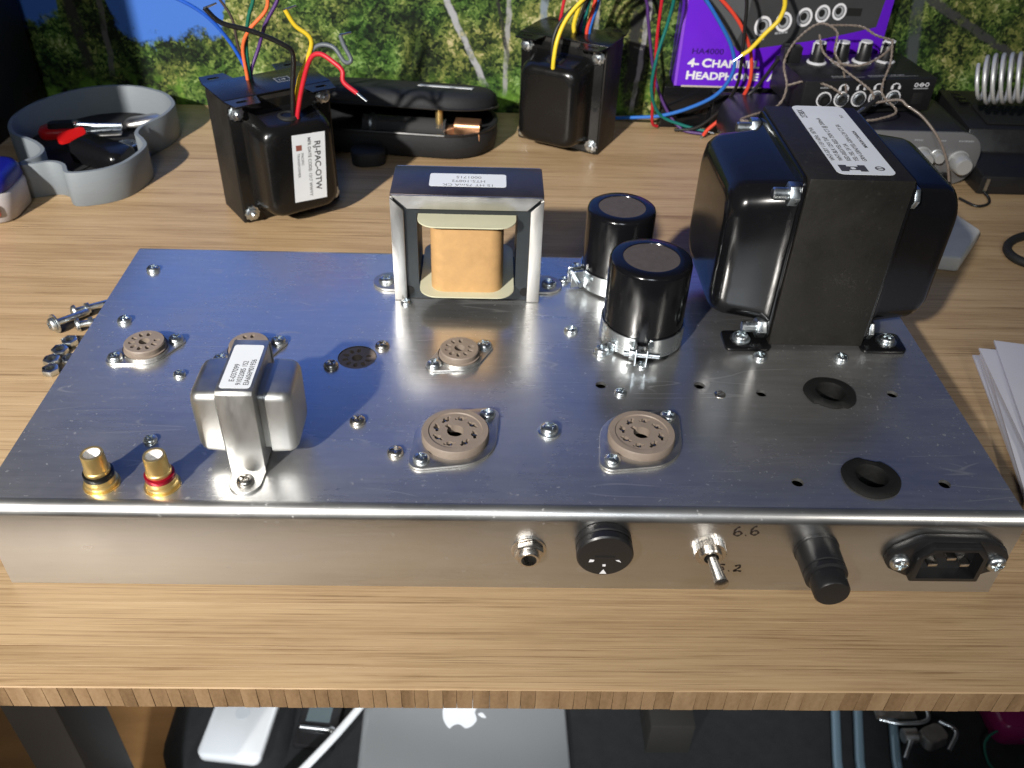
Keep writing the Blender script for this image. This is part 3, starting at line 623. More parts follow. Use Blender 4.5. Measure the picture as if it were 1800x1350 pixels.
# the label is read from the far side: text runs from front to back with its head to the left
for s_, x_, sz in lines: ptt(s_, x_, -23, sz*1.18, INK, 0.98)
ptt('273BX', -5.0, 27, 4.2, INK, 0.9, 0.05)
ptt('MADE IN CANADA', 13.2, -8, 2.3, INK, 1.0, 0.05); ptt('917', 13.2, 28, 2.2, INK)
for poly in ([(-7, -34), (-3.4, -34), (-3.4, -32.6), (1.6, -32.6), (1.6, -34), (5, -34), (5, -27.5), (1.6, -27.5), (1.6, -29), (-3.4, -29), (-3.4, -27.5), (-7, -27.5)],):
    lo = put('logo', boolean(B().prism(poly, 88.78, 88.84).mesh('logo'), B().prism(circ(1.3, 6, -1, -30.8), 88, 89.5).mesh('c')), None, pt); lo.data.materials.clear(); lo.data.materials.append(INK)
B().ring([(1.5, 88.78), (2.2, 88.78), (2.2, 88.84), (1.5, 88.84)], 20, T(11.0, -30.5)).box(9.0, 13.0, -30.9, -30.2, 88.78, 88.83).done('logo', INK, pt)

# --- front panel fittings (face of the panel is y = 0)
MF = Matrix(((1, 0, 0, 0), (0, 0, -1, 0), (0, 1, 0, 0), (0, 0, 0, 1)))     # local z -> world -y
def FP(x, z): return T(x+AX, AY, z) @ MF
M = FP(210.5, 24.0)
j = B().ring([(4.3, 0.02), (7.0, 0.02), (7.0, 0.8), (4.3, 0.8)], 32, M).done('phone_jack', NICKEL, amp, bevel=0.1)
put('hex_nut', boolean(B().prism(circ(6.2, 6, a0=0.3), 0.8, 3.6, M).mesh('hex_nut', bevel=0.4), B().lathe([(4.2, 0), (4.2, 5)], 24, M).mesh('c')), None, j).data.materials.append(NICKEL)
B().ring([(4.25, 0.8), (4.25, 5.8), (3.9, 6.2), (3.1, 6.2), (3.0, 0.8)], 32, M).done('barrel', NICKEL, j)
B().lathe([(3.0, 1.0), (0.01, 0.9)], 24, M, cap=(False, False)).done('socket_hole', BLKDARK, j)
M = FP(240, 29.0)
f = B().lathe([(10.2, 0.05), (11.2, 0.4), (11.2, 3.2), (10.6, 3.6), (10.6, 4.2), (11.2, 4.6), (11.2, 7.4), (10.6, 8.0), (0.01, 8.0)], 48, M).done('voltage_selector', BLKPLAS, amp)
B().box(-4.0, 4.0, -0.6, 0.6, 7.6, 8.06, M).done('slot', BLKDARK, f)  # black bar painted on as the dark of the slot
for poly in ([(-1.4, -10.0), (1.4, -10.0), (0, -7.4)], [(-0.6, -5.6), (0.6, -5.6), (0.6, -4.4), (-0.6, -4.4)], [(-6.2, -3.2), (-4.4, -3.0), (-4.0, -1.9), (-5.8, -1.6)], [(4.2, -2.0), (5.6, -1.8), (6.6, -3.2), (5.2, -2.6)]):
    B().prism(poly, 8.03, 8.10, M).done('white_mark', WHITEINK, f)
M = FP(283, 25.0)
def gear(r0, r1, n): return [((r0 if i % 2 else r1)*math.cos(math.pi*i/n), (r0 if i % 2 else r1)*math.sin(math.pi*i/n)) for i in range(2*n)]
tg = B().prism(gear(6.0, 6.6, 36), 0.1, 3.0, M).done('toggle_switch', NICKEL, amp)
B().ring([(3.0, 2.9), (4.6, 2.9), (4.6, 4.6), (4.2, 5.0), (3.0, 5.0)], 28, M).done('bushing', NICKEL, tg)
B().lathe([(3.0, 3.2), (0.01, 3.2)], 20, M, cap=(False, False)).done('bushing_hole', BLKDARK, tg)
p0 = M @ Vector((0, 0, 3.0)); p1 = M @ Vector((1.2, 1.0, 19.0))
B().tube([p0.lerp(p1, t) for t in (0, .25, .5, .7, .85, .93, .97, 1.0)], lambda t: 1.9+1.3*t if t < 0.9 else (3.0 if t < 0.95 else (2.5 if t < 0.985 else 1.2)), 18).done('lever', NICKEL, tg)
M = FP(326, 26.0)
fh = B().lathe([(8.9, 0.05), (9.0, 1.2), (8.6, 1.5), (8.4, 11.5), (7.9, 11.8), (7.9, 12.4), (8.4, 12.7), (8.3, 14.6), (7.2, 15.2), (6.9, 22.0), (6.3, 22.8), (0.01, 22.8)], 40, M).done('fuse_holder', BLKPLAS, amp)
# mains inlet
M = FP(379.0, 24.5)

fl = [(-24.6, 1.2), (-22.5, 5.0), (-15, 10.4), (-11.5, 11.6), (11.5, 11.6), (15, 10.4), (22.5, 5.0), (24.6, 1.2), (24.6, -3.2), (22.5, -6.2), (15, -10.2), (11.5, -11.4), (-11.5, -11.4), (-15, -10.2), (-22.5, -6.2), (-24.6, -3.2)]
mi = B().prism(fl, 0.05, 3.6, M).mesh('mains_inlet', bevel=0.8)
hexo = [(-14.2, -10.4), (14.2, -10.4), (14.2, 4.0), (9.6, 10.0), (-9.6, 10.0), (-14.2, 4.0)]
hexi = [(-12.0, -8.2), (12.0, -8.2), (12.0, 3.4), (8.4, 7.6), (-8.4, 7.6), (-12.0, 3.4)]
hexo = [(x_, -y_) for x_, y_ in hexo][::-1]; hexi = [(x_, -y_) for x_, y_ in hexi][::-1]
hexo = [(x_, -y_) for x_, y_ in hexo][::-1]; hexi = [(x_, -y_) for x_, y_ in hexi][::-1]
mi = boolean(mi, B().prism(hexo, 2.5, 6.6, M).mesh('x', bevel=0.8), 'UNION')
mi = boolean(mi, B().prism(hexi, 1.0, 9, M).mesh('x')); mi.materials.clear()
mio = put('mains_inlet', mi, BLKPLAS, amp)
for px_, pz_ in ((-6.5, -1.5), (0, 2.2), (6.5, -1.5)): B().box(px_-1.9, px_+1.9, pz_-0.9, pz_+0.9, 0.9, 5.4, M).done('pin', NICKEL, mio, bevel=0.3)
for sg in (-1, 1):
    o = put('screw', SCRB, None, mio); o.matrix_local = Matrix.Scale(S, 4).inverted() @ Matrix.Scale(S, 4); o.location = (M @ Vector((sg*19.6, -1.4, 3.6)))*S; o.rotation_euler = (R(90), 0, 0)
# handwriting in marker: strokes laid on the panel
def write(strokes, M, wd, name='handwriting'):
    b = B()
    for st_ in strokes:
        path = crom([(p[0], p[1], 0) for p in st_], 5); n = len(path); Lf, Rt = [], []
        for i, p in enumerate(path):
            t = (path[min(i+1, n-1)]-path[max(i-1, 0)]); t.normalize(); q = Vector((-t.y, t.x, 0))*wd*(0.8+0.3*math.sin(i))
            Lf.append(p+q); Rt.append(p-q)
        b.loops([[(l.x, l.y, 0.05), (r_.x, r_.y, 0.05), (r_.x, r_.y, 0.12), (l.x, l.y, 0.12)] for l, r_ in zip(Lf, Rt)], M)
    return b.done(name, MARK, amp)
six = [(1.6, 5.0), (0.6, 4.2), (0.0, 2.4), (0.3, 0.7), (1.4, 0.1), (2.5, 1.0), (2.2, 2.2), (1.0, 2.4), (0.2, 1.6)]
write([six, [(4.0, 0.2), (4.3, 0.4)], [(x_+5.6, y_+0.5) for x_, y_ in six]], FP(291.2, 33.0) @ Matrix.Diagonal((1.18, 1.05, 1, 1)), 0.40)
two = [(6.0, 3.2), (6.8, 4.0), (7.8, 3.6), (7.4, 2.3), (6.2, 0.9), (5.8, 0.3), (7.2, 0.5), (8.6, 0.2)]
write([[(2.2, 4.2), (0.6, 4.3), (0.2, 2.6), (1.5, 2.6), (2.0, 1.4), (1.0, 0.3), (-0.2, 0.4)], [(3.9, 0.3), (4.2, 0.5)], two], FP(288.6, 11.5) @ Matrix.Diagonal((1.15, 1.0, 1, 1)), 0.40)
#@@OBJECTS
def dashes(parent, M, x_, y_, w_, h_, m_, z_=0.12):           # print too small to read
    rd = random.Random(int(abs(x_)*10+abs(y_))); b = B(); q = 0.0
    while q < w_: l_ = rd.uniform(0.5, 1.5)*h_; b.box(x_+q, x_+min(q+l_, w_), y_, y_+h_*rd.uniform(0.7, 1), z_-0.06, z_, M); q += l_+0.35*h_
    return b.done('fine_print', m_, parent)
# ---------------------------------------------------------------- black output transformers on the desk
def wire(parent, col, pts, r=1.15, strip=None, tipcol=None):
    b = B().tube(crom(pts, 7), r, 10); o = b.done('wire', WC[col], parent, smooth=60)
    if strip:
        d = (Vector(pts[-1])-Vector(pts[-2])).normalized() if strip is True else Vector(strip).normalized()
        p = Vector(pts[-1]); B().tube([p-d*0.5, p+d*4, p+d*7.5], lambda t: 0.8-0.25*t, 8).done('bare_end', ZINC, o)
    return o
def output_transformer(loc, rz, label):
    t = tag(empty('output_transformer', loc, rz), label, 'transformer', 'pair of black output transformers')
    W2, D2, HH = 36, 17, 86
    B().box(-W2, W2, -D2, D2, 0.2, HH-1.2).done('core', BLKPAINT, t, bevel=0.6)
    fl = B().prism([(-W2-1, -D2-1), (W2+1, -D2-1), (W2+1, D2+1), (-W2-1, D2+1)], HH-1.1, HH).done('mounting_flange', BLKSATIN, t, bevel=0.3)
    for sx_ in (-1, 1):
        for sy_ in (-1, 1):
            x0_, x1_ = sorted((sx_*(W2+1), sx_*(W2-21)))
            P = [(x0_, 0), (x1_, 0), (x1_-2.5, 13.5), (x0_+2.5, 13.5)]
            P = [(x_, sy_*(D2+1.02+yy)) for x_, yy in P]
            if sy_ < 0: P = P[::-1]
            lug = boolean(B().prism(P, HH-1.4, HH-0.3).mesh('lug', bevel=0.25, seg=1), B().loft([(HH-4, 8, 3.4, 1.7), (HH+4, 8, 3.4, 1.7)], T(sx_*(W2-9), sy_*(D2+7.5))).mesh('c'))
            lug.materials.clear(); put('lug', lug, BLKSATIN, fl)
    for sy_ in (-1, 1):
        MY = Matrix(((-sy_, 0, 0, 0), (0, 0, sy_, sy_*D2), (0, 1, 0, HH/2-2), (0, 0, 0, 1)))
        B().prism(rrect(70, HH-5, 2), 0.1, 1.5, MY).done('bell_flange', BLKSATIN, t, bevel=0.4)
        be = B().loft([(1.3, 55, 70, 7), (4, 52, 66, 8), (19, 50, 63, 9), (23, 48.5, 61.5, 9.5), (25.6, 45, 58, 9.5), (26.8, 40, 53, 9), (27.0, 34, 47, 8)], MY, 6).done('end_bell', BLKSATIN, t, smooth=60)
        for sx_ in (-1, 1):
            for bz in (-34, 36):
                MB_ = Matrix(((1, 0, 0, sx_*30.2), (0, 0, sy_, sy_*(D2+1.5)), (0, 1, 0, HH/2-2+bz), (0, 0, 0, 1)))
                bo = B().prism(circ(4.2, 6), 0, 3.2, MB_).done('bolt', ZINC, t, bevel=0.4)
                B().prism(gear(4.6, 5.5, 10), -0.1, 0.5, MB_).done('star_washer', ZINC, bo)
                B().lathe([(2.0, 3.1), (2.0, 5.2), (1.6, 5.6)], 14, MB_).done('stud', ZINC, bo)
        B().lathe([(1.6, 0), (0.01, 0)], 16, MY @ T(31, -4, 1.56), cap=(False, False)).done('painted_rivet_hole', BLKDARK, t)  # no opening cut, its dark is a flat black disc
    B().ring([(4.6, 0), (7.2, 0), (7.0, 1.6), (5.6, 2.2), (4.6, 1.8)], 28, T(0, -D2-13, HH/2-2+31.2)).done('grommet', RUBBER, t)
    return t
def to_local(t, pts):
    c, s_ = math.cos(-t.rotation_euler[2]), math.sin(-t.rotation_euler[2]); L_ = t.location/S
    return [((x_-L_.x)*c-(y_-L_.y)*s_, (x_-L_.x)*s_+(y_-L_.y)*c, z_-L_.z) for x_, y_, z_ in pts]
t1 = output_transformer((45.0, 345.0, 0), 35, 'black transformer with a white paper label and loose coloured leads')
def w1(col, pts, strip=None, r=1.2): wire(t1, col, to_local(t1, pts), r, strip)
w1('blue', [(32, 352, 80), (32, 352, 88), (24, 350, 109), (12, 346, 127), (-6, 342, 139), (-30, 338, 148), (-60, 330, 146)])
w1('brown', [(31, 352, 80), (31, 352, 88), (28, 352, 107), (27, 352, 123), (21, 352, 135), (10, 352, 150), (2, 352, 170)], r=0.9)
w1('orange', [(32, 348, 80), (32, 348, 89), (32, 348, 106), (38, 346, 118), (50, 346, 130), (53, 346, 139), (56, 345, 160)])
w1('green', [(33, 350, 80), (33, 350, 88), (34, 350, 108), (38, 350, 125), (43, 350, 137), (50, 350, 165)])
w1('purple', [(34, 352, 80), (34, 352, 90), (40, 356, 104), (47, 356, 120), (57, 358, 136), (64, 360, 158)])
w1('black', [(65, 320, 68), (66, 318, 77), (68, 317, 94), (71, 315, 114), (66, 312, 121), (50, 306, 130), (35, 300, 136), (28, 296, 145)], (1, 0, 0.25), 1.5)
w1('yellow', [(66, 323, 68), (67, 322, 76), (71, 324, 95), (81, 326, 118), (72, 326, 128), (67, 326, 137)], (1, 0, 0.2), 1.4)
w1('grey', [(67, 325, 68), (68, 324, 75), (75, 326, 102), (83, 327, 115), (94, 325, 116), (101, 322, 108), (105, 323, 109), (101, 325, 117), (99, 326, 123)], (1, 0, 0.05), 1.35)
w1('red', [(68, 319, 68), (69, 318, 76), (74, 318, 94), (81, 316, 111), (88, 314, 115), (97, 310, 111), (101.5, 308, 107), (102, 306, 101), (110, 304, 95)], True, 1.5)
# paper label on the front bell (bell front face is 44 mm in front of the core middle)
ML = Matrix(((1, 0, 0, 4.5), (0, 0, -1, -44.12), (0, 1, 0, 42), (0, 0, 0, 1)))
lb = B().box(-11.5, 11.5, -23, 23, 0, 0.14, ML @ T(0, 0, 0, 0, 0, -4)).done('label', LABEL, t1)
def lt1(s_, x_, y_, sz, ink, bold=0.0, sx=1.0): text('label_text', s_, sz, ML @ T(0, 0, 0, 0, 0, -4) @ T(x_, y_, 0.17, 0, 0, -90), ink, t1, sx=sx, bold=bold)
lt1('RJ-PAC-OTW', 4.0, 17.5, 5.8, INK, 0.1); lt1('MFR DATE CODE: 1317 WWYY', -0.8, 20.5, 3.1, INK, 0.03, 0.95)
lt1('PACIFIC', -5.6, 10.5, 2.4, INK); lt1('TRANSFORMER', -8.4, 10.5, 2.4, INK)
B().box(-9.0, -5.0, 12.3, 16.0, 0.15, 0.2, ML @ T(0, 0, 0, 0, 0, -4)).done('logo_square', mat('red_brown_ink', (0.25, 0.08, 0.06), 0.6), t1)
B().box(6.0, 16, -5, 3.5, 86.02, 86.06).done('stamp_frame', PRINTMID, t1); B().box(6.5, 15.5, -4.5, 3.0, 86.07, 86.09).done('stamp_field', BLKSATIN, t1); text('stamp_text', '1/9', 4.2, T(7.6, -2.4, 86.12, 0, 0, 0), PRINTMID, t1)
t2 = output_transformer((255.5, 470.0, 0), -28, 'black transformer standing near the backdrop without a label')
def w2(col, pts, strip=None, r=1.2): wire(t2, col, to_local(t2, pts), r, strip)
w2('gold', [(239, 433, 66), (239, 432, 77), (241, 434, 91), (247, 440, 104), (257, 445, 115), (270, 450, 124), (284, 456, 130)], None, 1.6)
w2('black', [(237, 435, 66), (238, 434, 75), (238, 436, 90), (243, 440, 102), (255, 446, 113), (270, 450, 121), (286, 458, 128)], None, 1.5)
w2('black', [(240, 437, 66), (240, 437, 76), (242, 439, 92), (250, 444, 106), (262, 449, 117), (278, 455, 126)], None, 1.3)
w2('red', [(245, 470, 82), (245, 470, 94), (247, 470, 110), (250, 470, 128), (272, 468, 140), (300, 468, 138), (318, 469, 126), (321, 470, 116), (322, 475, 85), (325, 480, 52), (328, 488, 23), (331, 494, 6), (336, 497, 2)], None, 1.3)
w2('coral', [(266, 468, 82), (266, 468, 90), (269, 468, 103), (275, 467, 122), (300, 465, 140), (335, 463, 138), (360, 462, 119), (376, 462, 105), (387, 462, 91), (396, 464, 73), (399, 466, 50), (392, 472, 29), (376, 476, 10), (372, 477, 3)], True, 1.5)
w2('skyblue', [(268, 469, 82), (268, 469, 90), (272, 469, 105), (278, 468, 124), (310, 464, 136), (335, 461, 130), (349, 460, 119), (366, 460, 99), (379, 462, 80), (384, 464, 62), (376, 470, 41), (357, 480, 25), (336, 490, 14), (314, 500, 8), (300, 508, 4)], None, 1.5)
w2('teal', [(264, 472, 82), (264, 472, 92), (270, 472, 118), (295, 471, 136), (322, 470, 130), (330, 470, 116), (329, 475, 94), (324, 475, 68), (324, 480, 39), (335, 488, 16), (356, 488, 7), (375, 484, 4)], True, 1.35)
w2('purple', [(262, 474, 82), (263, 476, 95), (275, 485, 125), (300, 495, 122), (314, 500, 104), (318, 500, 87), (328, 500, 46), (340, 496, 20), (355, 488, 4), (372, 480, 3)], None, 1.3)
w2('black', [(260, 470, 82), (260, 470, 96), (275, 466, 130), (320, 462, 148), (365, 459, 138), (381, 458, 121), (385, 458, 96), (387, 458, 75), (389, 464, 51), (383, 474, 28), (367, 482, 8), (350, 490, 2)], None, 1.4)
w2('gold', [(257, 470, 82), (257, 471, 98), (275, 468, 140), (330, 460, 158), (385, 452, 146), (407, 450, 123), (408, 450, 107), (399, 450, 95), (391, 452, 83), (385, 452, 78)], True, 1.7)

# ---------------------------------------------------------------- guitar-shaped tray and what lies in it
tray = tag(empty('guitar_shaped_tray', (-110, 415, 0)), 'grey guitar-body-shaped tray holding small oddments', 'tray')
TO = [(-96, 330), (-77, 335), (-64, 347), (-58, 365), (-57, 380), (-63, 392), (-70, 402), (-70, 416), (-62, 434), (-59, 452), (-62, 467), (-77, 487), (-108, 500), (-142, 492), (-167, 462), (-174, 432), (-170, 410), (-160, 394), (-146, 385), (-137, 378), (-129, 368), (-128, 358), (-133, 349), (-136, 340), (-124, 343), (-114, 347), (-105, 343)]
TO = [(x_+110, y_-415) for x_, y_ in TO]
def smooth_loop(P, n=5):
    out = []; m_ = len(P)
    for i in range(m_):
        a, b_, c, d = [Vector(P[(i+k_) % m_]) for k_ in (-1, 0, 1, 2)]
        for k_ in range(n):
            t = k_/n; out.append(0.5*((2*b_)+(c-a)*t+(2*a-5*b_+4*c-d)*t*t+(3*b_-a-3*c+d)*t**3))
    return out
def inset(P, d):
    n = len(P); A_ = sum(P[i].x*P[(i+1) % n].y-P[(i+1) % n].x*P[i].y for i in range(n)); sg = 1 if A_ > 0 else -1; out = []
    for i in range(n):
        t = (P[(i+1) % n]-P[i-1]).normalized(); out.append(P[i]+Vector((-t.y, t.x))*sg*d)
    return out
LO = smooth_loop(TO); LI = inset(LO, 3.2); LO2 = inset(LO, 0.3); LI2 = inset(LO, 2.9)
B().loops([[(p.x, p.y, z_) for p in P] for P, z_ in ((LO2, 0.1), (LO, 0.6), (LO, 24.6), (LO2, 25.0), (LI2, 25.0), (LI, 24.6), (LI, 2.0))], cap=(True, True)).done('shell', PRINTGREY, tray, smooth=50)
LN = inset(LO, 3.4); B().loops([[(p.x, p.y, z_) for p in LN] for z_ in (2.05, 2.5)]).done('dark_floor_sheet', CLOTHBLK, tray)  # black sheet added to darken the tray floor
def thing(name, b, m_, label, cat, loc=(0, 0, 0), rot=(0, 0, 0), **kw): return tag(b.done(name, m_, None, loc, rot, **kw), label, cat)
thing('key_fob', B().loft([(0, 46, 24, 6), (7, 48, 26, 7), (13, 46, 24, 7), (15.5, 38, 17, 6)]), BLKGLOSS, 'glossy black key fob lying in the grey tray', 'key fob', (-99, 398, 2.7), (0, 4, -24), smooth=60)
rc = tag(empty('red_multitool', (-150, 446, 2.1), 12), 'red and black folding tool in the grey tray', 'folding tool')
B().loft([(0, 30, 16, 7), (5, 32, 18, 8), (8, 28, 14, 7)]).done('red_body', REDPL, rc, smooth=60); B().loft([(7.5, 26, 9, 4), (12, 24, 8, 4)], T(5, -2, 0)).done('black_cover', BLKPLAS, rc, smooth=60)
thing('red_pick', B().loft([(0, 22, 13, 4), (2.4, 21, 12, 4)]), REDPL, 'small red plastic piece beside the key fob', 'plastic piece', (-131, 424, 11), (12, -8, 30), smooth=60)
nc = tag(empty('nail_clipper', (-117, 440, 12), 12), 'shiny nail clipper lying across the grey tray', 'nail clipper')
B().tube([(-16, 0, 4), (0, 0, 2.2), (18, 0, 1)], 1.5, 8).done('lever', ZINC, nc); B().box(-17, 18, -4, 4, -2, -0.6).done('lower_jaw', ZINC, nc, bevel=0.4); B().box(-16, 17, -3.6, 3.6, -6, -4.8).done('file_blade', STEEL, nc, bevel=0.4)
B().lathe([(1.6, -7), (1.6, 5), (2.2, 5.2), (2.2, 6.6)], 14, T(-15, 0, 0)).done('pivot_pin', ZINC, nc)
thing('dark_capo', B().loft([(0, 30, 13, 6), (3, 31, 14, 6.5), (5, 27, 10, 5)]), STEEL, 'dark oval metal piece at the back of the grey tray', 'metal piece', (-90, 466, 6), (4, -8, 8), smooth=60)
thing('usb_stick', B().loft([(0, 20, 8, 1.5), (5, 20, 8, 1.5)]), BLUEPL, 'small blue-ended stick in the front of the grey tray', 'usb stick', (-75, 401, 3), (0, 0, 60), bevel=0.3)
thing('coin_cell', B().lathe([(8, 0), (8.2, 0.6), (8.2, 2.6), (7.6, 3.1), (0.01, 3.1)], 28), ZINC, 'small round silver disc in the grey tray by the waist', 'disc', (-92, 428, 2.1))

# jar at the left edge
jar = tag(empty('small_jar', (-151, 322, 0)), 'small frosted jar with a blue lid and red emblem at the left edge', 'jar')
B().loft([(0.2, 44, 40, 12), (1.5, 47, 43, 13), (18, 48, 44, 13), (20, 46, 42, 13), (21, 44, 40, 12)]).done('body', JAR, jar, smooth=60)
B().loft([(21.1, 46, 42, 13), (22, 47, 43, 13), (28, 46, 42, 13), (31, 43, 39, 12), (32, 37, 33, 10)]).done('lid', BLUELID, jar, smooth=60)
B().prism(rrect(17, 10, 3, 4), 0, 0.4, Matrix(((1, 0, 0, 10), (0, 0, -1, -21.7), (0, 1, 0, 11), (0, 0, 0, 1)))).done('emblem', REDPL, jar)

# ---------------------------------------------------------------- black pouch with a glass syringe inside
po = tag(empty('zip_pouch', (118, 461, 0), -6), 'open black zip pouch lying behind the labelled transformer', 'pouch')
def stadium(L_, W_, z_, n=14):
    return [(L_/2-W_/2+W_/2*math.cos(a), W_/2*math.sin(a), z_) for a in [math.pi*(i/n-0.5) for i in range(n+1)]]+[(-L_/2+W_/2+W_/2*math.cos(a), W_/2*math.sin(a), z_) for a in [math.pi*(i/n+0.5) for i in range(n+1)]]
B().loops([stadium(150, 64, 0.2), stadium(158, 72, 2), stadium(161, 75, 12), stadium(160, 74, 20), stadium(159, 73, 21), stadium(155, 69, 21), stadium(154, 68, 19), stadium(150, 64, 4)]).done('lower_shell', NYLON, po, smooth=60)
lid = B().loops([stadium(152, 66, 0), stadium(159, 73, 0.2), stadium(160, 74, 3), stadium(157, 71, 9), stadium(148, 62, 12), stadium(130, 46, 12.6)]).done('lid', NYLON, po, (0, 3, 31), (-13, 0, 0), smooth=60)
B().tube(crom(stadium(160.5, 74.5, 0.8)+[stadium(160.5, 74.5, 0.8)[0]], 2), 1.0, 6).done('zip', BLKPLAS, lid)
B().box(-22, 22, -4.2, 4.2, 0, 0.4).done('white_patch', LABEL, lid, (38, 2, 12.6), (0, 0, -4))
B().tube(crom(stadium(160, 74, 20.5)+[stadium(160, 74, 20.5)[0]], 2), 1.0, 6).done('zip', BLKPLAS, po)
sy = tag(empty('glass_tube', (134, 440, 19), -6), 'clear glass tube with copper ends lying in the black pouch', 'glass tube')
B().ring([(7.2, -42), (8, -42), (8, 24), (7.2, 24)], 24, T(0, 0, 0, 0, 90, 0)).done('glass_barrel', GLASS, sy, smooth=60)
B().lathe([(8.8, -36), (9.6, -36), (9.6, -34), (8.8, -34)], 24, T(0, 0, 0, 0, 90, 0)).done('collar', ZINC, sy)
B().lathe([(1.2, 0), (2.9, 0), (2.9, 17), (1.9, 18)], 18, T(19, -3, 2)).done('brass_pin', GOLD, sy)
B().loft([(0, 17, 15, 4), (20, 17, 15, 4)], T(31, 0, 0, 0, 90, 0)).done('copper_cap', COPPER, sy, smooth=60)
B().loft([(0, 9, 8, 2), (10, 7, 6, 2)], T(22, -2, -3, 0, 70, 20)).done('copper_link', COPPER, sy, smooth=60)
thing('rubber_bumper', B().loft([(0, 26, 22, 9), (9, 27, 23, 9), (11, 24, 20, 8)]), RUBBER, 'dark rubber block on the desk in front of the pouch', 'rubber block', (98, 416, 0.1), (0, 0, 10), smooth=60)

# ---------------------------------------------------------------- right side: box, headphone amplifier, interface, cord
thing('black_equipment_case', B().box(338, 500, 499, 526, 0.1, 36).box(378, 520, 488, 498.8, 0.1, 34), BLKGLOSS, 'low black case under the purple box', 'equipment case', bevel=1.5)
bx = tag(empty('purple_box', (430, 513, 36.2), 0), 'purple cardboard box printed with a headphone amplifier', 'box')
B().box(-84, 82, -13, 13, 0, 150).done('carton', PURPLE, bx, bevel=0.6)
B().box(-84.3, -82.0, -13.4, -12.8, 0.5, 150).done('left_fold', PURPLE2, bx); B().box(-78, -10, -13.3, -12.7, -0.4, 0.9).done('bottom_flap', CARD, bx)
MBX = Matrix(((1, 0, 0, 0), (0, 0, -1, -13.05), (0, 1, 0, 0), (0, 0, 0, 1)))
pd = B().prism([(-72, 70), (-60, 58), (-36, 30), (30, 41), (62, 49), (73, 52), (78, 120), (-66, 120)], 0, 0.12, MBX).done('printed_amplifier', PRINTDARK, bx)
B().prism([(-72, 70), (-62, 61), (-40, 33), (-33, 52), (-30, 120), (-66, 120)], 0.14, 0.2, MBX).done('printed_side', mat('printed_side_grey', (0.09, 0.095, 0.10), 0.4), bx)
for i, (jx, jy, jr) in enumerate(((-19, 50, 8.2), (-3, 54, 7.8), (13, 58, 7.4), (27, 61, 7.0), (40, 63, 6.6))):
    B().ring([(jr*0.72, 0.16), (jr, 0.16), (jr, 0.3), (jr*0.72, 0.3)], 28, MBX @ T(jx, jy, 0, 0, 0, 0) @ Matrix.Diagonal((0.85, 1, 1, 1))).done('printed_jack', WHITEINK, bx)
    B().lathe([(jr*0.62, 0.16), (jr*0.62, 0.26), (0.01, 0.27)], 24, MBX @ T(jx, jy, 0) @ Matrix.Diagonal((0.85, 1, 1, 1))).done('printed_jack', PRINTMID, bx)
    B().lathe([(jr*0.42, 0.28), (jr*0.42, 0.34), (0.01, 0.35)], 20, MBX @ T(jx-0.8, jy+0.5, 0) @ Matrix.Diagonal((0.85, 1, 1, 1))).done('printed_jack', BLKDARK, bx)
    if i in (0, 1): dashes(bx, MBX @ T(jx-7+2*i, jy-12+2*i, 0.1, 0, 0, 8), 0, 0, 10, 1.8, PRINTMID)
B().box(46, 58, 60, 66, 0.16, 0.24, MBX).done('printed_switch', BLKDARK, bx)
text('printed_text', 'HA4000', 6.3, MBX @ T(-73.5, 27.0, 0.1), DARKPUR, bx, sx=1.25, bold=0.1)
def smallcaps(s_, x_, y_, sz):
    words = s_.split(' ')
    text('printed_text', s_[0], sz*1.12, MBX @ T(x_, y_, 0.1), WHITEINK, bx, sx=1.2, bold=0.35)
    text('printed_text', s_[1:], sz, MBX @ T(x_+sz*0.98, y_, 0.1), WHITEINK, bx, sx=1.2, bold=0.3)
text('printed_text', '4-', 9.4, MBX @ T(-75, 16.5, 0.1), WHITEINK, bx, sx=1.2, bold=0.35)
smallcaps('CHANNEL', -63.5, 16.5, 8.4); smallcaps('HEADPHONE', -75.5, 6.2, 8.4)
text('printed_text', 'A', 9.4, MBX @ T(-6.5, 6.2, 0.1), WHITEINK, bx, sx=1.2, bold=0.35); text('printed_text', 'MPLIFIER', 8.4, MBX @ T(3.4, 6.2, 0.1), WHITEINK, bx, sx=1.2, bold=0.3)

ai = tag(empty('audio_interface', (472, 432, 0)), 'grey-fronted audio interface with silver knobs under the black amplifier', 'audio interface')
MFI = Matrix(((1, 0, 0, 0), (0, 0, -1, 0), (0, 1, 0, 0), (0, 0, 0, 1)))
fp = rrect(186, 40, 17, 8, 0, 22)
B().prism(fp, -38, 33, MFI).done('body', mat('interface_body', (0.016, 0.016, 0.024), 0.35), ai, bevel=0.8)
B().prism(rrect(188, 42, 18, 8, 0, 22), 33.05, 36, MFI).done('front_panel', GREYPL, ai, bevel=1.0)
for kx, kz, kr, kh in ((48, 24, 7, 12), (60, 25, 4.5, 8), (78, 21, 7.5, 13), (-60, 24, 7, 12), (-30, 24, 7, 12)):
    kb = B().lathe([(kr*1.1, 0), (kr*1.1, 1.2), (kr, 1.5), (kr*0.9, kh-1.2), (kr*0.78, kh), (0.01, kh)], 28, MFI @ T(kx, kz, 36)).done('knob', SILVERK, ai)
B().ring([(3.0, 0), (5.0, 0), (5.0, 1.4), (4.4, 1.8), (3.0, 1.8)], 24, MFI @ T(71, 6.5, 36)).done('headphone_socket', BLKPLAS, ai); B().lathe([(2.9, 0.3), (0.01, 0.3)], 16, MFI @ T(71, 6.5, 36), cap=(False, False)).done('socket_hole', BLKDARK, ai)
for kx, tx in ((40, 'GAIN'), (58, 'INST'), (74, 'MONITOR'), (10, 'INPUT 1')): dashes(ai, MFI, kx, 36.0, 1.6*len(tx), 1.3, PRINTMID, 36.1)

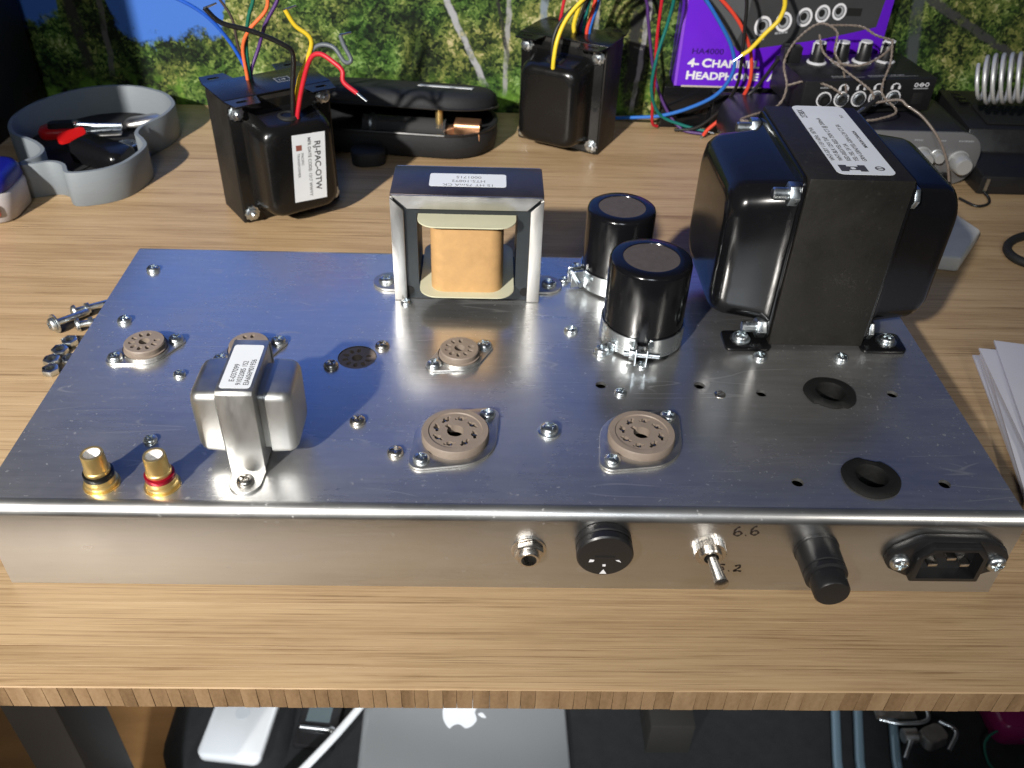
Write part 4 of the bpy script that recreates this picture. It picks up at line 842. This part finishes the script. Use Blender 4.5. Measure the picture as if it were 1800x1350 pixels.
ha = tag(empty('headphone_amplifier', (478, 460, 43.4), 8), 'small black four-channel headphone amplifier with four white-rimmed knobs', 'headphone amplifier')
B().box(-54, 54, -30, 30, 0.1, 26).done('body', BLKPLAS, ha, bevel=1.2)
MHA = Matrix(((1, 0, 0, 0), (0, 0, -1, -30.05), (0, 1, 0, 0), (0, 0, 0, 1)))
for i in range(5):
    jx = -36+14.2*i
    jk = B().ring([(5.0, 0), (6.0, 0), (6.0, 0.5), (5.0, 0.5)], 28, MHA @ T(jx, 11.5, 0)).done('jack', WHITEINK, ha)
    B().ring([(2.9, 0), (4.6, 0), (4.6, 1.8), (4.0, 2.2), (2.9, 2.2)], 24, MHA @ T(jx, 11.5, 0)).done('jack_bushing', ZINC if i else BLKPLAS, jk); B().lathe([(2.9, 0.5), (0.01, 0.5)], 18, MHA @ T(jx, 11.5, 0), cap=(False, False)).done('jack_hole', BLKDARK, jk)
    if i:
        B().tube([MHA @ Vector((jx+3.2*math.cos(a), 20.0+2.6*math.sin(a), 0.1)) for a in [math.pi*q/10 for q in range(11)]], 0.45, 6).box(-0.9, 0.9, -1.4, 1.0, -0.3, 0.3, MHA @ T(jx-3.0, 19.6, 0.1)).box(-0.9, 0.9, -1.4, 1.0, -0.3, 0.3, MHA @ T(jx+3.0, 19.6, 0.1)).done('headphone_mark', WHITEINK, ha)
dashes(ha, MHA, -41, 20, 8, 1.4, PRINTMID); B().ring([(1.0, 0), (1.6, 0), (1.6, 0.12), (1.0, 0.12)], 16, MHA @ T(37.5, 21, 0)).ring([(1.0, 0), (1.6, 0), (1.6, 0.12), (1.0, 0.12)], 16, MHA @ T(42, 21, 0)).ring([(1.0, 0), (1.6, 0), (1.6, 0.12), (1.0, 0.12)], 16, MHA @ T(46.5, 21, 0)).box(39, 45, 20.7, 21.3, 0, 0.1, MHA).done('polarity_mark', WHITEINK, ha); B().box(36, 48, -0.4, 0.4, 0.05, 0.15, MHA @ T(0, 18.2, 0)).done('panel_line', PRINTMID, ha)
B().box(37, 46, 6, 15, -0.02, 0.6, MHA).done('power_socket', BLKDARK, ha, bevel=0.2)
for kx in (-28, -8.5, 10.5, 30):
    kn = B().lathe([(6.2, 1.6), (6.1, 3.0), (4.9, 14.5), (4.4, 15.2), (0.01, 15.2)], 28, T(kx, 10, 26)).done('knob', BLKPLAS, ha)
    B().ring([(6.0, 0.2), (7.8, 0.2), (7.8, 0.9), (6.5, 1.7), (6.0, 1.7)], 32, T(kx, 10, 26)).done('white_skirt', WHITEINK, kn)
    B().lathe([(4.5, 15.2), (4.6, 15.6), (4.3, 16.2), (0.01, 16.3)], 24, T(kx, 10, 26)).done('white_cap', WHITEINK, kn); B().box(-0.5, 0.5, -6.6, -5.0, 3, 15, T(kx, 10, 26) @ T(-5.7+0.6, 4.8, 0, -5)).done('pointer', WHITEINK, kn)
B().box(-30, -4, -24.6, -24.2, 26.02, 26.08).box(0, 40, -24.6, -24.2, 26.02, 26.08).done('panel_line', PRINTMID, ha); dashes(ha, Matrix(), 0, -22.5, 30, 1.6, PRINTMID, 26.1); dashes(ha, Matrix(), -30, -22.5, 18, 1.6, PRINTMID, 26.1)

# earphone cord: a tangle over the amplifier, plugged into the interface
def helix_pair(b, pts, r, off, turns):
    path = crom(pts, 12); n = len(path); Ls = 0
    for s_ in (0, math.pi):
        P = []; Ls = 0
        for i, p in enumerate(path):
            if i: Ls += (path[i]-path[i-1]).length
            t = (path[min(i+1, n-1)]-path[max(i-1, 0)]).normalized(); u = t.cross(Vector((0.3, 0.5, 0.81))).normalized(); v = t.cross(u); a = Ls*turns+s_
            P.append(p+off*(math.cos(a)*u+math.sin(a)*v))
        b.tube(P, r, 6)
ec = tag(empty('earphone_cord', (480, 425, 70)), 'tangled beige twisted earphone cord draped over the black headphone amplifier', 'earphone cord')
def ecl(P): return [(x_-480, y_-425, z_-70) for x_, y_, z_ in P]
b = B()
for P in ([(415, 394, 40), (396, 400, 45), (380, 402, 46), (389, 410, 47), (411, 422, 50), (417, 428, 63), (415, 440, 77), (424, 450, 91), (440, 455, 102), (453, 450, 98), (454, 446, 84), (461, 440, 74), (461, 421, 62)],
          [(417, 428, 64), (433, 428, 68), (447, 423, 66), (458, 420, 61)], [(441, 452, 95), (446, 445, 83), (462, 430, 74), (479, 420, 64), (481, 415, 57)],
          [(445, 455, 101), (471, 455, 101), (484, 450, 96), (497, 448, 92), (488, 440, 84), (471, 435, 78), (455, 440, 78)], [(495, 445, 95), (494, 435, 81), (487, 420, 64), (498, 410, 53), (484, 404, 49), (473, 402, 48)]):
    helix_pair(b, ecl(P), 0.55, 0.55, 0.9)
b.done('twisted_pair', CORD, ec, smooth=60)
b = B().tube(crom(ecl([(481, 415, 57), (498, 412, 61), (504, 408, 58), (514, 400, 53), (526, 390, 41), (536, 385, 25), (542, 383, 10)]), 8), 1.0, 8); b.done('lead', CORD, ec, smooth=60)
B().tube(ecl([(542, 384, 7), (543, 396, 6.5)]), 2.4, 12).done('plug', BLKPLAS, ec); B().tube(ecl([(485, 417, 60), (474, 412, 54)]), 2.0, 10).done('splitter', BLKPLAS, ec); B().tube(ecl([(474.5, 412.2, 54.2), (468, 409, 51)]), 1.3, 10).done('metal_sleeve', ZINC, ec)
b = B().tube(crom([(398, 470, 38), (407, 468, 49), (417, 460, 74), (424, 454, 88)], 8), 1.6, 8).box(416, 430, 448, 458, 74, 86).done('adapter_cable', BLKPLAS, None, bevel=0.4); tag(b, 'short black cable with a square adapter beside the purple box', 'cable')

# black dock with sloping top, spring arm, rubber ring, paper, pale block
dk = tag(empty('black_dock', (628, 440, 0)), 'black stepped plastic dock at the right edge of the desk', 'dock')
B().loops([[(x_, yy, zz) for yy, zz in ((-58, 0.1), (-58, 15), (-22, 19), (-16, 36), (52, 42), (52, 0.1))] for x_ in (-62, 62)]).done('body', BLKPLAS, dk, bevel=1.5)
B().box(-46, 30, -12, 20, 0, 0.8).done('recess_plate', RUBBER, dk, (0, 2, 38.2), (5, 0, 0)); B().box(-58, -55.5, -58.4, -58, 3, 13).done('silver_edge', ZINC, dk)
for q in range(3): B().box(-54, -46, 24+9*q, 30+9*q, 40.6, 41.6).done('key', BLKGLOSS, dk, bevel=0.3)
sa = tag(empty('spring_arm', (690, 400, 0)), 'silver coiled spring of a lamp arm at the right edge', 'lamp arm')
ax0, ax1 = Vector((-132, 22, 74)), Vector((-56, -26, 98)); d = (ax1-ax0).normalized(); u = d.cross(Vector((0, 1, 0))).normalized(); v = d.cross(u); P = []
for i in range(15*16): a = 2*math.pi*i/16; rr = 17.0*min(1, 0.7+i/60); P.append(ax0+d*(5.4*i/16)+rr*(math.cos(a)*u+math.sin(a)*v))
B().tube(P, 1.5, 8).done('spring', mat('pale_spring_steel', (0.78, 0.79, 0.78), 0.42, 0.5), sa, smooth=60)
B().tube([ax0+d*60, ax1+d*30, ax1+d*60+Vector((0, 0, -20)), Vector((30, 0, 8))], 7.5, 16).done('arm_tube', STEEL, sa, smooth=60); B().lathe([(40, 0.1), (40, 6), (36, 8), (0.01, 8)], 32, T(30, 0, 0)).done('base', BLKPLAS, sa)
rr = B(); n = 64; rr.tube([(33*math.cos(2*math.pi*i/n), 22*math.sin(2*math.pi*i/n), 3.2) for i in range(n)]+[(33, 0, 3.2)], 3.0, 10); rr = thing('rubber_ring', rr, RUBBER, 'dark rubber ring lying flat on the desk at the right edge', 'rubber ring', (578, 291, 0), (0, 0, 20), smooth=60)
thing('thin_black_cable', B().tube(crom([(548, 372, 1.4), (556, 360, 1.3), (567, 364, 1.3), (572, 376, 1.4), (570, 392, 2)], 8), 1.1, 8), BLKPLAS, 'thin black cable looping from under the audio interface', 'cable', smooth=60)
sb = B().prism([(-34, -26), (14, -34), (44, 6), (34, 38), (-20, 34)], 0.1, 11); thing('pale_block', sb, STONE, 'pale grey block on the desk behind the power transformer', 'block', (488, 298, 0), (0, 0, 0), bevel=2.0, seg=3)
for i in range(7):
    dx, dy, da = random.uniform(-3, 3), random.uniform(-4, 4), random.uniform(-4, 4)
    if i == 6: dx, dy, da = 9, 4, -3
    P = [(0, 0), (72, 6), (72, -150), (8, -150+i)]
    Mx = T(473+dx, 168+dy, 0.2+1.5*i, 0, 0, -14+da)
    o = B().loops([[(x_, y_, 0) for x_, y_ in P], [(x_, y_, 1.0) for x_, y_ in P]]).done('paper_sheets', PAPER, None); o.matrix_world = Matrix.Translation(Mx.translation*S) @ Mx.to_3x3().to_4x4()
    tag(o, ('bottom', 'second lowest', 'third lowest', 'middle', 'third highest', 'second highest', 'topmost')[i]+' folded white sheet of the paper stack at right', 'paper', 'stack of white papers')
    if i == 6:
        for q in range(9): dashes(o, Matrix(), 22, -12-7*q, 34 if q else 16, 1.8, INK2, 1.1)

# ---------------------------------------------------------------- loose bolts and nuts left of the chassis
def loose_bolt(loc, rz, tilt, ln, label, washer=False):
    t = tag(empty('loose_bolt', loc, rz), label, 'bolt', 'loose bolts by the chassis')
    q = T(0, 0, 0, 0, 90+tilt, 0)
    B().lathe([(2.0, 0), (2.0, ln), (1.6, ln+0.6)], 14, q).done('shank', ZINC, t)
    o = put('head', SCRB, None, t); o.rotation_euler = (0, R(-90+tilt), 0)
    if washer: o2 = put('washer', B().ring([(2.2, 0), (5.6, 0), (5.6, 0.9), (2.2, 0.9)], 28, q @ T(0, 0, 0.3)).mesh('washer', bevel=0.15), ZINC, t)
    else: put('lock_nut', B().prism(circ(3.6, 6), ln*0.25, ln*0.25+2.6, q).mesh('lock_nut', bevel=0.3), ZINC, t)
loose_bolt((-51, 178, 5.4), 50, 4, 20, 'loose bolt with a white washer at its head left of the chassis', True)
loose_bolt((-45, 194, 3.6), 38, 3, 20, 'loose bolt with a nut lying behind the washered bolt')
loose_bolt((-38, 181, 3.4), 25, 2, 18, 'loose bolt half hidden against the chassis side below the other two')
for i, (x_, y_, z_, rx_, lab) in enumerate(((-38.7, 166.5, 0.1, 0, 'zinc nut farthest back in the row beside the chassis'), (-40.6, 157.8, 0.1, 4, 'zinc nut second from the back in the row beside the chassis'), (-41.5, 148.8, 0.1, 0, 'zinc nut second from the front in the row beside the chassis'), (-38.8, 140.2, 0.1, 0, 'zinc nut nearest the front in the row beside the chassis'), (-32, 150.0, 0.1, 0, 'zinc nut tucked inside the row against the chassis'))):
    o = put('hex_nut', NUTM, None, None, (x_, y_, z_+0.2), (rx_, 0, 17*i)); tag(o, lab, 'nut', 'loose nuts by the chassis')

# ---------------------------------------------------------------- under the desk
FZ = -740
lp = tag(empty('laptop', (172, 420, FZ), 1), 'closed silver laptop with a pale apple emblem lying under the desk', 'laptop')
B().loft([(0.5, 252, 330, 12), (2, 256, 334, 13), (14, 256, 334, 13), (17, 250, 328, 12)], T(0, 0, 0)).done('body', LAPTOP, lp, smooth=50)
# apple outline (stem towards +x): half profile
ap = [(-24, 0), (-23.5, 7), (-19, 15), (-9, 20.5), (3, 21.5), (13, 18), (18.5, 11), (18, 5), (16.5, 0), (18, -5), (18.5, -11), (13, -18), (5, -21), (-1, -16.5), (-6, -15.5), (-11, -17.5), (-15, -21), (-20, -15), (-23, -8)]
ap = [(x_, y_) for x_, y_ in ap]
AP = [(p.x, p.y) for p in smooth_loop(ap, 4)]
B().prism(AP, 17.02, 17.2, T(-4, -36, 0, 0, 0, 0)).done('emblem', GLOWHITE, lp)
lf = [(20+11*t, -2+7*math.sin(math.pi*t)*0.62+(-5)*t) for t in [i/8 for i in range(9)]]+[(20+11*t, -2-7*math.sin(math.pi*t)*0.3-5*t) for t in [1-i/8 for i in range(1, 8)]]
B().prism(lf, 17.02, 17.2, T(-4, -36, 0)).done('emblem_leaf', GLOWHITE, lp)
thing('white_power_brick', B().loft([(0.5, 72, 112, 8), (3, 76, 116, 10), (13, 76, 116, 10), (16, 71, 111, 9)]), WHITEPL, 'white rounded power brick lying on the black bag left of the laptop', 'power brick', (-97, 366, FZ+28.4), (0, 0, -6), smooth=50)
B().lathe([(9, 0), (9, 0.3), (0.01, 0.3)], 28, T(0, 0, 16.02)).done('round_mark', mat('pale_grey_mark', (0.62, 0.65, 0.67), 0.4), bpy.data.objects['white_power_brick'])
thing('white_cable', B().tube(crom([(-40, 270, FZ+30), (4, 324, FZ+34), (30, 365, FZ+30), (56, 412, FZ+26), (80, 470, FZ+24)], 8), 5.0, 12), WHITEPL, 'thick white cable running beside the laptop on the floor', 'cable', smooth=60)
bg = B().loft([(0, 150, 190, 40), (30, 160, 200, 45), (80, 150, 190, 45), (100, 120, 150, 40)], T(0, 0, 0)); thing('black_bag', bg, CLOTHBLK, 'black cloth bag on the floor left of the white power brick', 'bag', (-118, 396, FZ-72), (0, 0, 0), smooth=60)
thing('dark_mat', B().loft([(0, 1300, 520, 20), (1.5, 1300, 520, 20)]), CLOTHBLK, 'black mat spread on the floor under the laptop', 'mat', (500, 440, FZ+0.2), (0, 0, 0))
cw = tag(empty('card_wallet', (-10, 378, FZ+2), -5), 'dark card wallet with a silver clip beside the white power brick', 'wallet'); B().loft([(0, 52, 74, 5), (9, 50, 72, 5)]).done('body', BLKPLAS, cw, bevel=1); B().tube([(-20, -14, 12), (18, -15, 12)], 2.4, 10).lathe([(0.5, -4), (4, -2), (4, 2), (0.5, 4)], 14, T(20, -15, 12)).done('clip', ZINC, cw)
B().box(-16, 14, -4, 22, 9.1, 9.6).done('clear_window', mat('window_film', (0.10, 0.13, 0.14), 0.15), cw)
thing('dark_carton', B().box(-27, 27, -60, 60, 0, 60), mat('dark_brown_card', (0.011, 0.010, 0.008), 0.7, var=0.2, vscale=20), 'dark brown carton on the floor right of the laptop', 'carton', (424, 400, FZ+2), (0, 0, 0), bevel=1)
for i, (xa, xb, lab) in enumerate(((632, 655, 'leftmost pale blue rod on the black mat'), (660, 685, 'middle pale blue rod on the black mat'), (706, 730, 'pale blue rod passing under the metal clamp'))):
    o = B().tube([(xa-14, 250, FZ+9), (xa, 326, FZ+9), (xb+2, 420, FZ+9), (xb+28, 500, FZ+9)][::1], 6.0, 12).done('pale_blue_rod', ROD, None, smooth=60); tag(o, lab, 'rod', 'pale blue rods under the desk')
cl = tag(empty('metal_clamp', (742, 375, FZ+18)), 'shiny bent wire clamp gripping the pale blue rod', 'clamp')
B().box(-46, 6, 2, 22, 0, 3).done('jaw_plate', STEEL, cl, bevel=0.5); B().tube(crom([(-44, 0, 4), (-20, -8, 8), (14, -4, 10), (16, 20, 10), (-4, 30, 8)], 6), 2.6, 10).done('wire_frame', ZINC, cl); B().tube(crom([(-4, -14, 6), (-22, -40, 6), (-30, -52, 4)], 6), 2.4, 10).done('wire_arm', ZINC, cl)
B().lathe([(4, -10), (9, -8), (9, 8), (4, 10)], 20, T(-14, -22, 4, 0, 90, 0)).done('spring_coil', STEEL, cl); B().loft([(0, 34, 26, 8), (14, 30, 22, 8)], T(14, -24, 0, 0, 0, 20)).done('knob', STEEL, cl, smooth=60); B().tube(crom([(26, -8, 14), (42, -22, 14), (24, -46, 12)], 6), 2.6, 10).done('wire_frame', ZINC, cl)
sp_ = tag(empty('magenta_spool_box', (900, 395, FZ)), 'magenta plastic box with a blue disc at the right under the desk', 'spool box'); B().loft([(0.5, 110, 80, 12), (3, 114, 84, 14), (34, 114, 84, 14), (38, 108, 78, 12)]).done('box', MAGENTA, sp_, smooth=50); B().lathe([(30, 38.2), (30, 42), (26, 43), (0.01, 43)], 32, T(26, 10, 0)).done('blue_disc', BLUEPL, sp_)
thing('green_wire', B().tube(crom([(880, 352, FZ+14), (850, 362, FZ+20), (826, 350, FZ+14), (824, 328, FZ+4), (834, 312, FZ+3)], 8), 1.5, 8), WC['green'], 'thin green wire curling from the magenta box', 'wire', smooth=60)
thing('grey_reel', B().lathe([(16, 0), (18, 2), (18, 24), (14, 26), (0.01, 26)], 28), GREYPL, 'small grey reel on the black mat below the magenta box', 'reel', (893, 330, FZ+2))
